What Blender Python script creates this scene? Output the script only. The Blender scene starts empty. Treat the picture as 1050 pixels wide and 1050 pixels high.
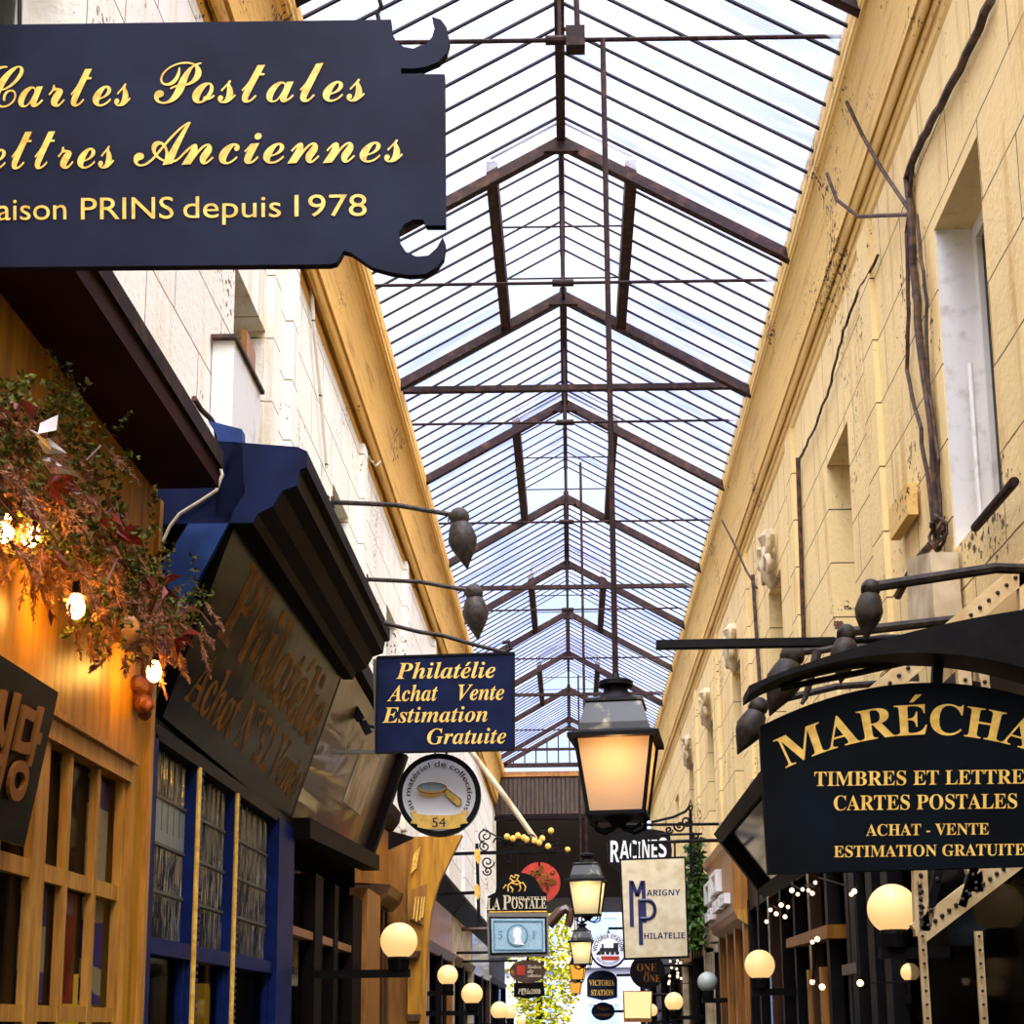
import bpy, math, random
from mathutils import Vector, Matrix
random.seed(7)
S = bpy.context.scene
COL = S.collection
PI = math.pi
R = math.radians
EYE = 1.6

# ------------------------------------------------------------------ camera
FOC, CX, CY, ROLL = 1500.0, 584.0, 770.0, 0.014
TH = math.atan(280.0 / FOC)
_F = Vector((0, math.cos(TH), math.sin(TH)))
_Rr = Vector((1, 0, 0))
_U = Vector((0, -math.sin(TH), math.cos(TH)))
RX = _Rr * math.cos(ROLL) - _U * math.sin(ROLL)
UX = _Rr * math.sin(ROLL) + _U * math.cos(ROLL)
EYEP = Vector((0, 0, EYE))
cd = bpy.data.cameras.new('camera')
cd.sensor_width = 36
cd.lens = FOC / 1050 * 36
cd.shift_x = (525 - CX) / 1050
cd.shift_y = (CY - 525) / 1050
cd.clip_start = .05
cd.clip_end = 500
cam = bpy.data.objects.new('camera', cd)
COL.objects.link(cam)
m3 = Matrix((RX, UX, -_F)).transposed()
cam.matrix_world = Matrix.Translation(EYEP) @ m3.to_4x4()
S.camera = cam


def ray(px, py):
    return RX * ((px - CX) / FOC) + UX * ((CY - py) / FOC) + _F


def at(px, py, Y):
    """sight line through a point of the photo, met with the plane y = Y"""
    d = ray(px, py)
    return EYEP + d * (Y / d.y)


def onx(px, py, X):
    """the same met with the plane x = X (the walls)"""
    d = ray(px, py)
    return EYEP + d * (X / d.x)


def yof(py, z):
    """distance at which height z shows on the passage's middle line"""
    d = ray(588, py)
    return d.y * (z - EYE) / d.z


# ------------------------------------------------------------------ materials
def lin(c):
    out = []
    for v in c[:3]:
        v = v / 255.0
        out.append(v / 12.92 if v <= .04045 else ((v + .055) / 1.055) ** 2.4)
    return (*out, 1.0)


def nd(nt, kind, **kw):
    n = nt.nodes.new(kind)
    for k, v in kw.items():
        if hasattr(n, k):
            setattr(n, k, v)
        else:
            n.inputs[k.replace('_', ' ')].default_value = v
    return n


def mat(name, col, rough=.6, metal=0, col2=None, scale=6, stretch=(1, 1, 1), lo=.4, hi=.65, bump=0, bscale=None,
        emis=None, estr=0, spec=.5, coat=0, detail=6):
    m = bpy.data.materials.new(name)
    m.use_nodes = True
    nt = m.node_tree
    b = nt.nodes['Principled BSDF']
    b.inputs['Base Color'].default_value = lin(col)
    b.inputs['Roughness'].default_value = rough
    b.inputs['Metallic'].default_value = metal
    b.inputs['Specular IOR Level'].default_value = spec
    b.inputs['Coat Weight'].default_value = coat
    if emis:
        b.inputs['Emission Color'].default_value = lin(emis)
        b.inputs['Emission Strength'].default_value = estr
    if col2 or bump:
        g = nd(nt, 'ShaderNodeNewGeometry')
        mp = nd(nt, 'ShaderNodeMapping')
        mp.inputs['Scale'].default_value = stretch
        nt.links.new(g.outputs['Position'], mp.inputs['Vector'])
        n = nd(nt, 'ShaderNodeTexNoise')
        n.inputs['Scale'].default_value = scale
        n.inputs['Detail'].default_value = detail
        nt.links.new(mp.outputs[0], n.inputs['Vector'])
        if col2:
            rp = nd(nt, 'ShaderNodeValToRGB')
            rp.color_ramp.elements[0].position = lo
            rp.color_ramp.elements[1].position = hi
            rp.color_ramp.elements[0].color = lin(col)
            rp.color_ramp.elements[1].color = lin(col2)
            nt.links.new(n.outputs[0], rp.inputs[0])
            nt.links.new(rp.outputs[0], b.inputs['Base Color'])
        if bump:
            n2 = n
            if bscale:
                n2 = nd(nt, 'ShaderNodeTexNoise')
                n2.inputs['Scale'].default_value = bscale
                n2.inputs['Detail'].default_value = 4
                nt.links.new(mp.outputs[0], n2.inputs['Vector'])
            bp = nd(nt, 'ShaderNodeBump')
            bp.inputs['Strength'].default_value = bump
            bp.inputs['Distance'].default_value = .02
            nt.links.new(n2.outputs[0], bp.inputs['Height'])
            nt.links.new(bp.outputs[0], b.inputs['Normal'])
    return m


def ashlar(name, base, dark, stain, row=.4, blk=.95, off=0.0, plain=False):
    """painted ashlar: block joints, flaking specks, rain stains"""
    m = bpy.data.materials.new(name)
    m.use_nodes = True
    nt = m.node_tree
    L = nt.links.new
    b = nt.nodes['Principled BSDF']
    b.inputs['Roughness'].default_value = .75
    g = nd(nt, 'ShaderNodeNewGeometry')
    sp = nd(nt, 'ShaderNodeSeparateXYZ')
    L(g.outputs['Position'], sp.inputs[0])
    cb = nd(nt, 'ShaderNodeCombineXYZ')
    L(sp.outputs['Y'], cb.inputs['X'])
    L(sp.outputs['Z'], cb.inputs['Y'])
    mp = nd(nt, 'ShaderNodeMapping')
    mp.inputs['Location'].default_value = (off, .07, 0)
    L(cb.outputs[0], mp.inputs['Vector'])
    # slightly wavering joints
    wn = nd(nt, 'ShaderNodeTexNoise')
    wn.inputs['Scale'].default_value = 5
    L(cb.outputs[0], wn.inputs['Vector'])
    wm = nd(nt, 'ShaderNodeMixRGB', blend_type='LINEAR_LIGHT')
    wm.inputs[0].default_value = .008
    L(mp.outputs[0], wm.inputs[1])
    L(wn.outputs[1], wm.inputs[2])
    br = nd(nt, 'ShaderNodeTexBrick')
    br.inputs['Scale'].default_value = 1
    br.inputs['Mortar Size'].default_value = .006
    br.inputs['Mortar Smooth'].default_value = .3
    br.inputs['Brick Width'].default_value = blk
    br.inputs['Row Height'].default_value = row
    br.inputs['Bias'].default_value = -.3
    br.inputs['Color1'].default_value = lin(base)
    c2 = [min(255, v * 1.04) for v in base]
    br.inputs['Color2'].default_value = lin(c2)
    br.inputs['Mortar'].default_value = lin(dark)
    L(wm.outputs[0], br.inputs['Vector'])
    col = br.outputs['Color']
    if plain:
        rgb = nd(nt, 'ShaderNodeRGB')
        rgb.outputs[0].default_value = lin(base)
        col = rgb.outputs[0]
    # streaky stains running down
    mp2 = nd(nt, 'ShaderNodeMapping')
    mp2.inputs['Scale'].default_value = (3.2, 3.2, .5) if not plain else (8, .7, 8)
    L(g.outputs['Position'], mp2.inputs['Vector'])
    n1 = nd(nt, 'ShaderNodeTexNoise')
    n1.inputs['Scale'].default_value = 1.6
    n1.inputs['Detail'].default_value = 8
    n1.inputs['Roughness'].default_value = .65
    L(mp2.outputs[0], n1.inputs['Vector'])
    r1 = nd(nt, 'ShaderNodeValToRGB')
    r1.color_ramp.elements[0].position = .52
    r1.color_ramp.elements[1].position = .74
    L(n1.outputs[0], r1.inputs[0])
    mx = nd(nt, 'ShaderNodeMixRGB', blend_type='MIX')
    L(r1.outputs[0], mx.inputs[0])
    L(col, mx.inputs[1])
    mx.inputs[2].default_value = lin(stain)
    # flaked specks
    n2 = nd(nt, 'ShaderNodeTexNoise')
    n2.inputs['Scale'].default_value = 26
    n2.inputs['Detail'].default_value = 5
    L(g.outputs['Position'], n2.inputs['Vector'])
    n3 = nd(nt, 'ShaderNodeTexNoise')
    n3.inputs['Scale'].default_value = 1.3
    L(g.outputs['Position'], n3.inputs['Vector'])
    mu = nd(nt, 'ShaderNodeMath', operation='MULTIPLY')
    L(n2.outputs[0], mu.inputs[0])
    L(n3.outputs[0], mu.inputs[1])
    r2 = nd(nt, 'ShaderNodeValToRGB')
    r2.color_ramp.elements[0].position = .375
    r2.color_ramp.elements[1].position = .41
    L(mu.outputs[0], r2.inputs[0])
    mx2 = nd(nt, 'ShaderNodeMixRGB', blend_type='MIX')
    L(r2.outputs[0], mx2.inputs[0])
    L(mx.outputs[0], mx2.inputs[1])
    mx2.inputs[2].default_value = lin(dark)
    L(mx2.outputs[0], b.inputs['Base Color'])
    bp = nd(nt, 'ShaderNodeBump')
    bp.inputs['Strength'].default_value = .35
    bp.inputs['Distance'].default_value = .02
    L(n2.outputs[0], bp.inputs['Height'])
    L(bp.outputs[0], b.inputs['Normal'])
    return m


def roof_glass():
    m = bpy.data.materials.new('frosted_wired_glass')
    m.use_nodes = True
    nt = m.node_tree
    L = nt.links.new
    out = nt.nodes['Material Output']
    nt.nodes.remove(nt.nodes['Principled BSDF'])
    g = nd(nt, 'ShaderNodeNewGeometry')
    n1 = nd(nt, 'ShaderNodeTexNoise')
    n1.inputs['Scale'].default_value = .55
    n1.inputs['Detail'].default_value = 3
    L(g.outputs['Position'], n1.inputs['Vector'])
    r1 = nd(nt, 'ShaderNodeValToRGB')
    r1.color_ramp.elements[0].position = .38
    r1.color_ramp.elements[1].position = .7
    r1.color_ramp.elements[0].color = (.62, .64, .92, 1)
    r1.color_ramp.elements[1].color = (.95, .97, 1, 1)
    L(n1.outputs[0], r1.inputs[0])
    # ribs of the cast glass, running down the slope
    wv = nd(nt, 'ShaderNodeTexWave', bands_direction='Y')
    wv.inputs['Scale'].default_value = 11
    wv.inputs['Distortion'].default_value = .6
    L(g.outputs['Position'], wv.inputs['Vector'])
    rb = nd(nt, 'ShaderNodeMapRange')
    rb.inputs[3].default_value = .86
    rb.inputs[4].default_value = 1.0
    L(wv.outputs[1], rb.inputs[0])
    ml = nd(nt, 'ShaderNodeMixRGB', blend_type='MULTIPLY')
    ml.inputs[0].default_value = 1
    L(r1.outputs[0], ml.inputs[1])
    L(rb.outputs[0], ml.inputs[2])
    tr = nd(nt, 'ShaderNodeBsdfTransparent')
    L(ml.outputs[0], tr.inputs[0])
    tl = nd(nt, 'ShaderNodeBsdfTranslucent')
    tl.inputs[0].default_value = (.36, .37, .46, 1)
    # grime towards bars: streaks along the slope
    mp = nd(nt, 'ShaderNodeMapping')
    mp.inputs['Scale'].default_value = (.6, 3, .6)
    L(g.outputs['Position'], mp.inputs['Vector'])
    n2 = nd(nt, 'ShaderNodeTexNoise')
    n2.inputs['Scale'].default_value = 2.2
    n2.inputs['Detail'].default_value = 7
    L(mp.outputs[0], n2.inputs['Vector'])
    r2 = nd(nt, 'ShaderNodeMapRange')
    r2.inputs[1].default_value = .4
    r2.inputs[2].default_value = .75
    r2.inputs[3].default_value = .06
    r2.inputs[4].default_value = .42
    L(n2.outputs[0], r2.inputs[0])
    mx = nd(nt, 'ShaderNodeMixShader')
    L(r2.outputs[0], mx.inputs[0])
    L(tr.outputs[0], mx.inputs[1])
    L(tl.outputs[0], mx.inputs[2])
    L(mx.outputs[0], out.inputs[0])
    return m


def pane_glass(name, tint=(.75, .8, .78), refl=.16, rough=.05, bump=0, stretch=(1, 1, 1), bscale=20, smear=0):
    m = bpy.data.materials.new(name)
    m.use_nodes = True
    nt = m.node_tree
    L = nt.links.new
    out = nt.nodes['Material Output']
    nt.nodes.remove(nt.nodes['Principled BSDF'])
    tr = nd(nt, 'ShaderNodeBsdfTransparent')
    tr.inputs[0].default_value = (*tint, 1)
    gl = nd(nt, 'ShaderNodeBsdfGlossy')
    gl.inputs['Roughness'].default_value = rough
    mx = nd(nt, 'ShaderNodeMixShader')
    mx.inputs[0].default_value = refl
    L(tr.outputs[0], mx.inputs[1])
    L(gl.outputs[0], mx.inputs[2])
    if bump:
        g = nd(nt, 'ShaderNodeNewGeometry')
        mp = nd(nt, 'ShaderNodeMapping')
        mp.inputs['Scale'].default_value = stretch
        L(g.outputs['Position'], mp.inputs['Vector'])
        n = nd(nt, 'ShaderNodeTexNoise')
        n.inputs['Scale'].default_value = bscale
        n.inputs['Detail'].default_value = 2
        L(mp.outputs[0], n.inputs['Vector'])
        bp = nd(nt, 'ShaderNodeBump')
        bp.inputs['Strength'].default_value = bump
        bp.inputs['Distance'].default_value = .12
        L(n.outputs[0], bp.inputs['Height'])
        L(bp.outputs[0], gl.inputs['Normal'])
    last = mx
    if smear:
        df = nd(nt, 'ShaderNodeBsdfDiffuse')
        df.inputs[0].default_value = (.5, .5, .42, 1)
        m2 = nd(nt, 'ShaderNodeMixShader')
        m2.inputs[0].default_value = smear
        L(mx.outputs[0], m2.inputs[1])
        L(df.outputs[0], m2.inputs[2])
        last = m2
    L(last.outputs[0], out.inputs[0])
    return m


def milk(name, col=(255, 226, 180)):
    """opal lamp glass: scatters the bulb behind it"""
    m = bpy.data.materials.new(name)
    m.use_nodes = True
    nt = m.node_tree
    out = nt.nodes['Material Output']
    nt.nodes.remove(nt.nodes['Principled BSDF'])
    tl = nd(nt, 'ShaderNodeBsdfTranslucent')
    tl.inputs[0].default_value = lin(col)
    df = nd(nt, 'ShaderNodeBsdfDiffuse')
    df.inputs[0].default_value = lin(col)
    mx = nd(nt, 'ShaderNodeMixShader')
    mx.inputs[0].default_value = .3
    nt.links.new(tl.outputs[0], mx.inputs[1])
    nt.links.new(df.outputs[0], mx.inputs[2])
    nt.links.new(mx.outputs[0], out.inputs[0])
    return m


def emit(name, col, s):
    m = bpy.data.materials.new(name)
    m.use_nodes = True
    nt = m.node_tree
    out = nt.nodes['Material Output']
    nt.nodes.remove(nt.nodes['Principled BSDF'])
    e = nd(nt, 'ShaderNodeEmission')
    e.inputs[0].default_value = lin(col)
    e.inputs[1].default_value = s
    nt.links.new(e.outputs[0], out.inputs[0])
    return m


M = {}
M['wall_r'] = ashlar('cream_ashlar', (244, 216, 150), (96, 66, 30), (206, 160, 84), row=.42, blk=1.05)
M['wall_l'] = ashlar('white_ashlar', (246, 240, 222), (120, 96, 60), (226, 206, 160), row=.42, blk=.9, off=.3)
M['corn'] = ashlar('ochre_cornice', (230, 192, 110), (90, 60, 26), (190, 142, 66), plain=True)
M['corn_l'] = ashlar('golden_cornice', (228, 176, 80), (90, 60, 26), (160, 104, 34), plain=True)
M['white_paint'] = mat('white_paint', (232, 230, 222), .5, col2=(196, 190, 176), scale=9, lo=.55, hi=.75)
M['rust'] = mat('rusty_iron', (38, 22, 19), .75, spec=.2, col2=(78, 48, 36), scale=14, lo=.5, hi=.75)
M['bar'] = mat('dark_glazing_bar', (28, 18, 26), .7, spec=.2)
M['glass'] = roof_glass()
M['black'] = mat('black_iron', (9, 8, 9), .55, spec=.12, col2=(20, 18, 17), scale=20)
M['blackgloss'] = mat('black_lacquer', (8, 8, 10), .4, spec=.15)
M['blackwood'] = mat('black_painted_wood', (8, 7, 9), .5, spec=.15, col2=(18, 15, 14), scale=9)
M['navy'] = mat('navy_board', (15, 18, 36), .6, spec=.1, col2=(30, 36, 58), scale=3.5, lo=.35, hi=.75)
M['navy2'] = mat('blue_enamel', (11, 19, 48), .6, spec=.1, col2=(18, 29, 64), scale=6)
M['bluepaint'] = mat('blue_paint', (26, 50, 98), .55, spec=.2, col2=(40, 68, 122), scale=7, bump=.2)
M['bluedark'] = mat('deep_blue_paint', (6, 26, 78), .5, spec=.15, col2=(12, 36, 98), scale=12)
M['gold'] = mat('gold_leaf', (250, 206, 92), .5, metal=.0, col2=(220, 164, 52), scale=30)
M['goldbright'] = mat('gold_paint', (255, 212, 100), .45, col2=(232, 180, 70), scale=30)
M['golddim'] = mat('worn_gold', (150, 100, 40), .5, spec=.05, col2=(92, 62, 28), scale=8)
M['wood'] = mat('orange_plank_wood', (204, 146, 24), .45, col2=(152, 98, 12), scale=4, stretch=(6, 6, .6), lo=.35, hi=.7, bump=.1)
M['wood2'] = mat('oak_frame', (206, 150, 60), .45, col2=(160, 108, 34), scale=6, stretch=(7, 7, .8), lo=.35, hi=.7)
M['brownwood'] = mat('brown_wood', (84, 52, 24), .4, col2=(46, 28, 14), scale=5, stretch=(5, 5, .5), lo=.35, hi=.7, coat=.3)
M['darkbrown'] = mat('dark_brown_wood', (17, 11, 8), .6, spec=.08, col2=(24, 15, 10), scale=8, stretch=(4, 4, .7))
M['tanwood'] = mat('tan_wood', (176, 118, 44), .4, col2=(130, 80, 26), scale=5, stretch=(5, 5, .6), lo=.35, hi=.7)
M['redcanopy'] = mat('dark_red_board', (46, 8, 4), .7, spec=.15, col2=(34, 6, 3), scale=3)
M['board_gloss'] = mat('varnished_signboard', (7, 6, 4), .22, col2=(38, 27, 12), scale=1.7, stretch=(2, 2, 1), lo=.5, hi=.75, spec=.05, bump=.12, bscale=3)
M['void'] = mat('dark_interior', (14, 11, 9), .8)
M['shopglass'] = pane_glass('shop_glass', (.5, .5, .48), .05, .04)
M['clearglass'] = pane_glass('clear_glass', (.85, .86, .84), .05, .03)
M['darkglass'] = pane_glass('dark_glass', (.4, .4, .4), .02, .06)
M['reeded'] = pane_glass('reeded_glass', (.3, .3, .22), .42, .08, bump=1.0, stretch=(10, 10, .5), bscale=6, smear=.03)
M['greypane'] = mat('grey_pane', (140, 150, 142), .35, col2=(116, 126, 118), scale=30, stretch=(6, 6, .4))
M['lead'] = mat('lead_came', (96, 92, 80), .5)
M['cloth'] = mat('cream_board', (226, 214, 178), .55, col2=(206, 188, 144), scale=8, lo=.4, hi=.7)
M['white'] = mat('white_sign', (246, 249, 255), .5)
M['whiteletter'] = mat('white_letter', (240, 240, 236), .5)
M['ink'] = mat('dark_blue_ink', (20, 24, 78), .5)
M['inkblack'] = mat('black_ink', (16, 16, 20), .5)
M['globe'] = mat('lit_opal_globe', (214, 180, 130), .3, spec=.3, emis=(255, 208, 134), estr=.72)
M['globe_off'] = mat('unlit_globe', (176, 184, 176), .25)
M['bulbhot'] = emit('glowing_filament', (255, 186, 84), 80)
M['bulbin'] = emit('lantern_bulb', (255, 190, 120), 30)
M['bulbin2'] = emit('lantern_bulb_pale', (255, 232, 180), 36)
M['opal'] = milk('opal_pane', (255, 234, 200))
M['opal2'] = milk('opal_pane_pale', (250, 240, 206))
M['amber'] = emit('amber_pane', (255, 180, 70), .75)
M['fairy'] = emit('fairy_bulb', (255, 214, 170), 2.5)
M['lit'] = emit('lit_interior', (255, 196, 110), .75)
M['litsign'] = emit('lit_sign_face', (255, 226, 160), .95)
M['stone'] = mat('pale_stone', (214, 196, 160), .7, col2=(170, 148, 108), scale=5)
M['floor'] = mat('stone_paving', (74, 66, 56), .6, col2=(52, 46, 38), scale=3)
M['red'] = mat('red_lacquer', (196, 58, 34), .4, col2=(168, 40, 24), scale=6)
M['stamp'] = mat('pale_blue_print', (170, 204, 216), .5, col2=(150, 186, 200), scale=60)
M['stampdark'] = mat('blue_print', (96, 136, 156), .5)
M['slate'] = mat('dark_slate', (16, 11, 8), .4, spec=.2, col2=(34, 23, 14), scale=14, lo=.5, hi=.8)
M['bronze'] = mat('bronze_letter', (176, 112, 46), .35, metal=.5)
M['cable'] = mat('old_cable', (40, 26, 16), .7, col2=(96, 64, 36), scale=20)
M['string'] = mat('pale_cable', (190, 178, 150), .6)
M['iron_cream'] = mat('cream_iron', (226, 196, 140), .5, col2=(190, 156, 100), scale=10, lo=.45, hi=.7)
M['rivet'] = mat('dark_rivet', (36, 26, 18), .5)
M['lantern'] = mat('lantern_metal', (24, 26, 24), .3, metal=.3, col2=(120, 112, 84), scale=7, lo=.56, hi=.68)
M['birdiron'] = mat('weathered_cast_iron', (30, 24, 20), .6, spec=.25, col2=(62, 51, 40), scale=24)
M['leafgreen'] = mat('boxwood_leaf', (100, 102, 30), .6, spec=.2, col2=(46, 48, 14), scale=20)
M['plume'] = mat('dried_plume', (176, 128, 92), .8, spec=.1, col2=(116, 74, 50), scale=25)
M['leafred'] = mat('dried_red_leaf', (150, 40, 20), .6, col2=(96, 40, 18), scale=14)
M['leafwhite'] = mat('pale_leaf', (214, 206, 200), .6)
M['leafbrown'] = mat('brown_leaf', (120, 62, 30), .6, col2=(80, 40, 20), scale=16)
M['ivy'] = mat('ivy_leaf', (70, 104, 26), .5, col2=(38, 66, 14), scale=8)
M['tree'] = mat('sunlit_leaf', (170, 160, 8), .7, spec=.1, col2=(96, 112, 6), scale=2)
M['facade'] = mat('pale_facade', (150, 150, 172), .7)
M['winblue'] = mat('blue_grey_pane', (120, 150, 220), .2)
M['pblue'] = mat('blue_poster', (40, 40, 150), .5, col2=(190, 180, 150), scale=9, stretch=(.2, .2, 1), lo=.5, hi=.52, detail=0)
M['pred'] = mat('red_poster', (150, 24, 18), .5, col2=(100, 24, 20), scale=14, lo=.5, hi=.55, detail=0)
M['yellow'] = emit('yellow_lampshade', (240, 180, 50), .35)
M['darkcloth'] = mat('brown_awning', (66, 46, 26), .7, col2=(40, 28, 17), scale=6, stretch=(3, 3, 1))


# ------------------------------------------------------------------ mesh helper
class MB:
    def __init__(self):
        self.v, self.f = [], []

    def add(self, vs, fs):
        n = len(self.v)
        self.v += [Vector(p) for p in vs]
        self.f += [tuple(i + n for i in f) for f in fs]
        return self

    def box(self, x0, x1, y0, y1, z0, z1):
        x0, x1 = sorted((x0, x1)); y0, y1 = sorted((y0, y1)); z0, z1 = sorted((z0, z1))
        vs = [(x0, y0, z0), (x1, y0, z0), (x1, y1, z0), (x0, y1, z0), (x0, y0, z1), (x1, y0, z1), (x1, y1, z1), (x0, y1, z1)]
        return self.add(vs, [(3, 2, 1, 0), (4, 5, 6, 7), (0, 1, 5, 4), (1, 2, 6, 5), (2, 3, 7, 6), (3, 0, 4, 7)])

    def prism(self, front, off):
        """closed outline swept by a vector"""
        off = Vector(off)
        a = [Vector(p) for p in front]
        n = len(a)
        vs = a + [p + off for p in a]
        fs = [tuple(range(n)), tuple(reversed(range(n, 2 * n)))]
        fs += [(i, n + i, n + (i + 1) % n, (i + 1) % n) for i in range(n)]
        return self.add(vs, fs)

    def px(self, pts, Y, th):
        return self.prism([at(x, y, Y) for x, y in reversed(pts)], (0, th, 0))

    def prof(self, pr, y0, y1):
        """section in x,z run along the passage"""
        return self.prism([(x, y0, z) for x, z in pr], (0, y1 - y0, 0))

    def bar(self, a, b, w, h, up=(0, 0, 1)):
        a, b = Vector(a), Vector(b)
        d = (b - a).normalized()
        u = Vector(up)
        s = d.cross(u)
        if s.length < 1e-4:
            s = d.cross(Vector((1, 0, 0)))
        s.normalize()
        u = s.cross(d)
        q = [s * (w / 2 * i) + u * (h / 2 * j) for i, j in ((-1, -1), (1, -1), (1, 1), (-1, 1))]
        return self.add([a + p for p in q] + [b + p for p in q],
                        [(0, 1, 2, 3), (7, 6, 5, 4), (0, 4, 5, 1), (1, 5, 6, 2), (2, 6, 7, 3), (3, 7, 4, 0)])

    def tube(self, pts, r, n=8, r1=None):
        pts = [Vector(p) for p in pts]
        k = len(pts)
        vs, fs = [], []
        prev = None
        for i, p in enumerate(pts):
            d = (pts[min(i + 1, k - 1)] - pts[max(i - 1, 0)])
            if d.length < 1e-9:
                d = Vector((0, 0, 1))
            d.normalize()
            if prev is None:
                s = d.cross(Vector((0, 0, 1)))
                if s.length < .05:
                    s = d.cross(Vector((0, 1, 0)))
            else:
                s = prev - d * prev.dot(d)
                if s.length < 1e-5:
                    s = d.cross(Vector((0, 1, 0)))
            s.normalize()
            prev = s
            t = d.cross(s)
            rr = r if r1 is None else r + (r1 - r) * i / (k - 1)
            if callable(r):
                rr = r(i / (k - 1))
            for j in range(n):
                a = 2 * PI * j / n
                vs.append(p + (s * math.cos(a) + t * math.sin(a)) * rr)
        for i in range(k - 1):
            for j in range(n):
                j2 = (j + 1) % n
                fs.append((i * n + j, i * n + j2, (i + 1) * n + j2, (i + 1) * n + j))
        fs.append(tuple(reversed(range(n))))
        fs.append(tuple(range((k - 1) * n, k * n)))
        return self.add(vs, fs)

    def lathe(self, pr, c, n=24, axis=(0, 0, 1), rot=0):
        """pr: (radius, height) list"""
        ax = Vector(axis).normalized()
        s = ax.cross(Vector((0, 1, 0)))
        if s.length < 1e-3:
            s = Vector((1, 0, 0))
        s.normalize()
        t = ax.cross(s)
        c = Vector(c)
        vs, fs = [], []
        for r_, h in pr:
            for j in range(n):
                a = 2 * PI * j / n + rot
                vs.append(c + ax * h + (s * math.cos(a) + t * math.sin(a)) * r_)
        for i in range(len(pr) - 1):
            for j in range(n):
                j2 = (j + 1) % n
                fs.append((i * n + j, i * n + j2, (i + 1) * n + j2, (i + 1) * n + j))
        fs.append(tuple(reversed(range(n))))
        fs.append(tuple(range((len(pr) - 1) * n, len(pr) * n)))
        return self.add(vs, fs)

    def sphere(self, c, r, n=24, m=14, sx=1, sy=1, sz=1):
        c = Vector(c)
        pr = [(max(1e-4, r * math.sin(PI * i / m)), -r * math.cos(PI * i / m)) for i in range(m + 1)]
        k = len(self.v)
        self.lathe(pr, (0, 0, 0), n)
        for i in range(k, len(self.v)):
            p = self.v[i]
            self.v[i] = Vector((p.x * sx, p.y * sy, p.z * sz)) + c
        return self

    def quad(self, a, b, c, d):
        return self.add([a, b, c, d], [(0, 1, 2, 3)])

    def leaf(self, p, d, l, w, fold=.25):
        d = Vector(d).normalized()
        s = d.cross(Vector((random.uniform(-1, 1), random.uniform(-1, 1), random.uniform(-1, 1)))).normalized()
        u = s.cross(d)
        p = Vector(p)
        a = p + d * l * .45
        return self.add([p, a + s * w / 2 + u * w * fold, p + d * l, a - s * w / 2 + u * w * fold, a],
                        [(0, 4, 1), (4, 2, 1), (0, 3, 4), (4, 3, 2)])

    def build(self, name, m, parent=None, smooth=False):
        me = bpy.data.meshes.new(name)
        c = Vector((0, 0, 0))
        for p in self.v:
            c += p
        c /= max(1, len(self.v))
        me.from_pydata([p - c for p in self.v], [], self.f)
        me.materials.append(M[m] if isinstance(m, str) else m)
        me.update()
        if smooth:
            for p in me.polygons:
                p.use_smooth = True
            me.set_sharp_from_angle(angle=R(38))
        o = bpy.data.objects.new(name, me)
        COL.objects.link(o)
        if parent is not None:
            o.parent = parent
            o.matrix_parent_inverse = WM[parent.name].inverted()
        o.location = c
        WM[o.name] = (WM[parent.name] if parent is not None else Matrix()) @ \
            (WM[parent.name].inverted() if parent is not None else Matrix()) @ Matrix.Translation(c)
        return o


WM = {}


def tag(o, label=None, cat=None, group=None, kind=None):
    if label: o['label'] = label
    if cat: o['category'] = cat
    if group: o['group'] = group
    if kind: o['kind'] = kind
    return o


def thing(name, loc, label=None, cat=None, group=None, kind=None):
    o = bpy.data.objects.new(name, None)
    COL.objects.link(o)
    o.location = loc
    WM[o.name] = Matrix.Translation(Vector(loc))
    return tag(o, label, cat, group, kind)


def clone(root, dloc, label=None, cat=None, group=None, scale=1.0):
    """copy of a thing with its parts and sub-parts, moved by dloc"""
    r = root.copy()
    COL.objects.link(r)
    r.location = root.location + Vector(dloc)
    r.scale = (scale,) * 3
    WM[r.name] = Matrix.Translation(r.location)
    for ch in list(root.children):
        c = ch.copy()
        COL.objects.link(c)
        c.parent = r
        for g in list(ch.children):
            d = g.copy()
            COL.objects.link(d)
            d.parent = c
    return tag(r, label, cat, group)


# ------------------------------------------------------------------ lettering
VAR = {'sb': (0x1d400, 0x1d41a, 0x1d7ce), 'bi': (0x1d468, 0x1d482, None), 'sc': (0x1d4d0, 0x1d4ea, None),
       'sansb': (0x1d5d4, 0x1d5ee, None), 'it': (0x1d434, 0x1d44e, None), 'sans': None}
_dep = None


def raw_text(body, var, bold=0):
    t = body.replace('é', 'e').replace('É', 'E') if VAR.get(var) else body
    if VAR.get(var):
        U, Lw, D = VAR[var]
        o = ''
        for ch in t:
            if 'A' <= ch <= 'Z': o += chr(U + ord(ch) - 65)
            elif 'a' <= ch <= 'z': o += chr(Lw + ord(ch) - 97)
            elif ch.isdigit() and D: o += chr(D + ord(ch) - 48)
            else: o += ch
        t = o
    cu = bpy.data.curves.new('lettering', 'FONT')
    cu.body = t
    cu.size = 1
    cu.resolution_u = 4
    cu.offset = bold
    ob = bpy.data.objects.new('lettering', cu)
    COL.objects.link(ob)
    dg = bpy.context.evaluated_depsgraph_get()
    dg.update()
    me = bpy.data.meshes.new_from_object(ob.evaluated_get(dg))
    vs = [v.co.copy() for v in me.vertices]
    fs = [tuple(p.vertices) for p in me.polygons]
    bpy.data.objects.remove(ob)
    bpy.data.curves.remove(cu)
    bpy.data.meshes.remove(me)
    return vs, fs


_cap = {}


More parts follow.
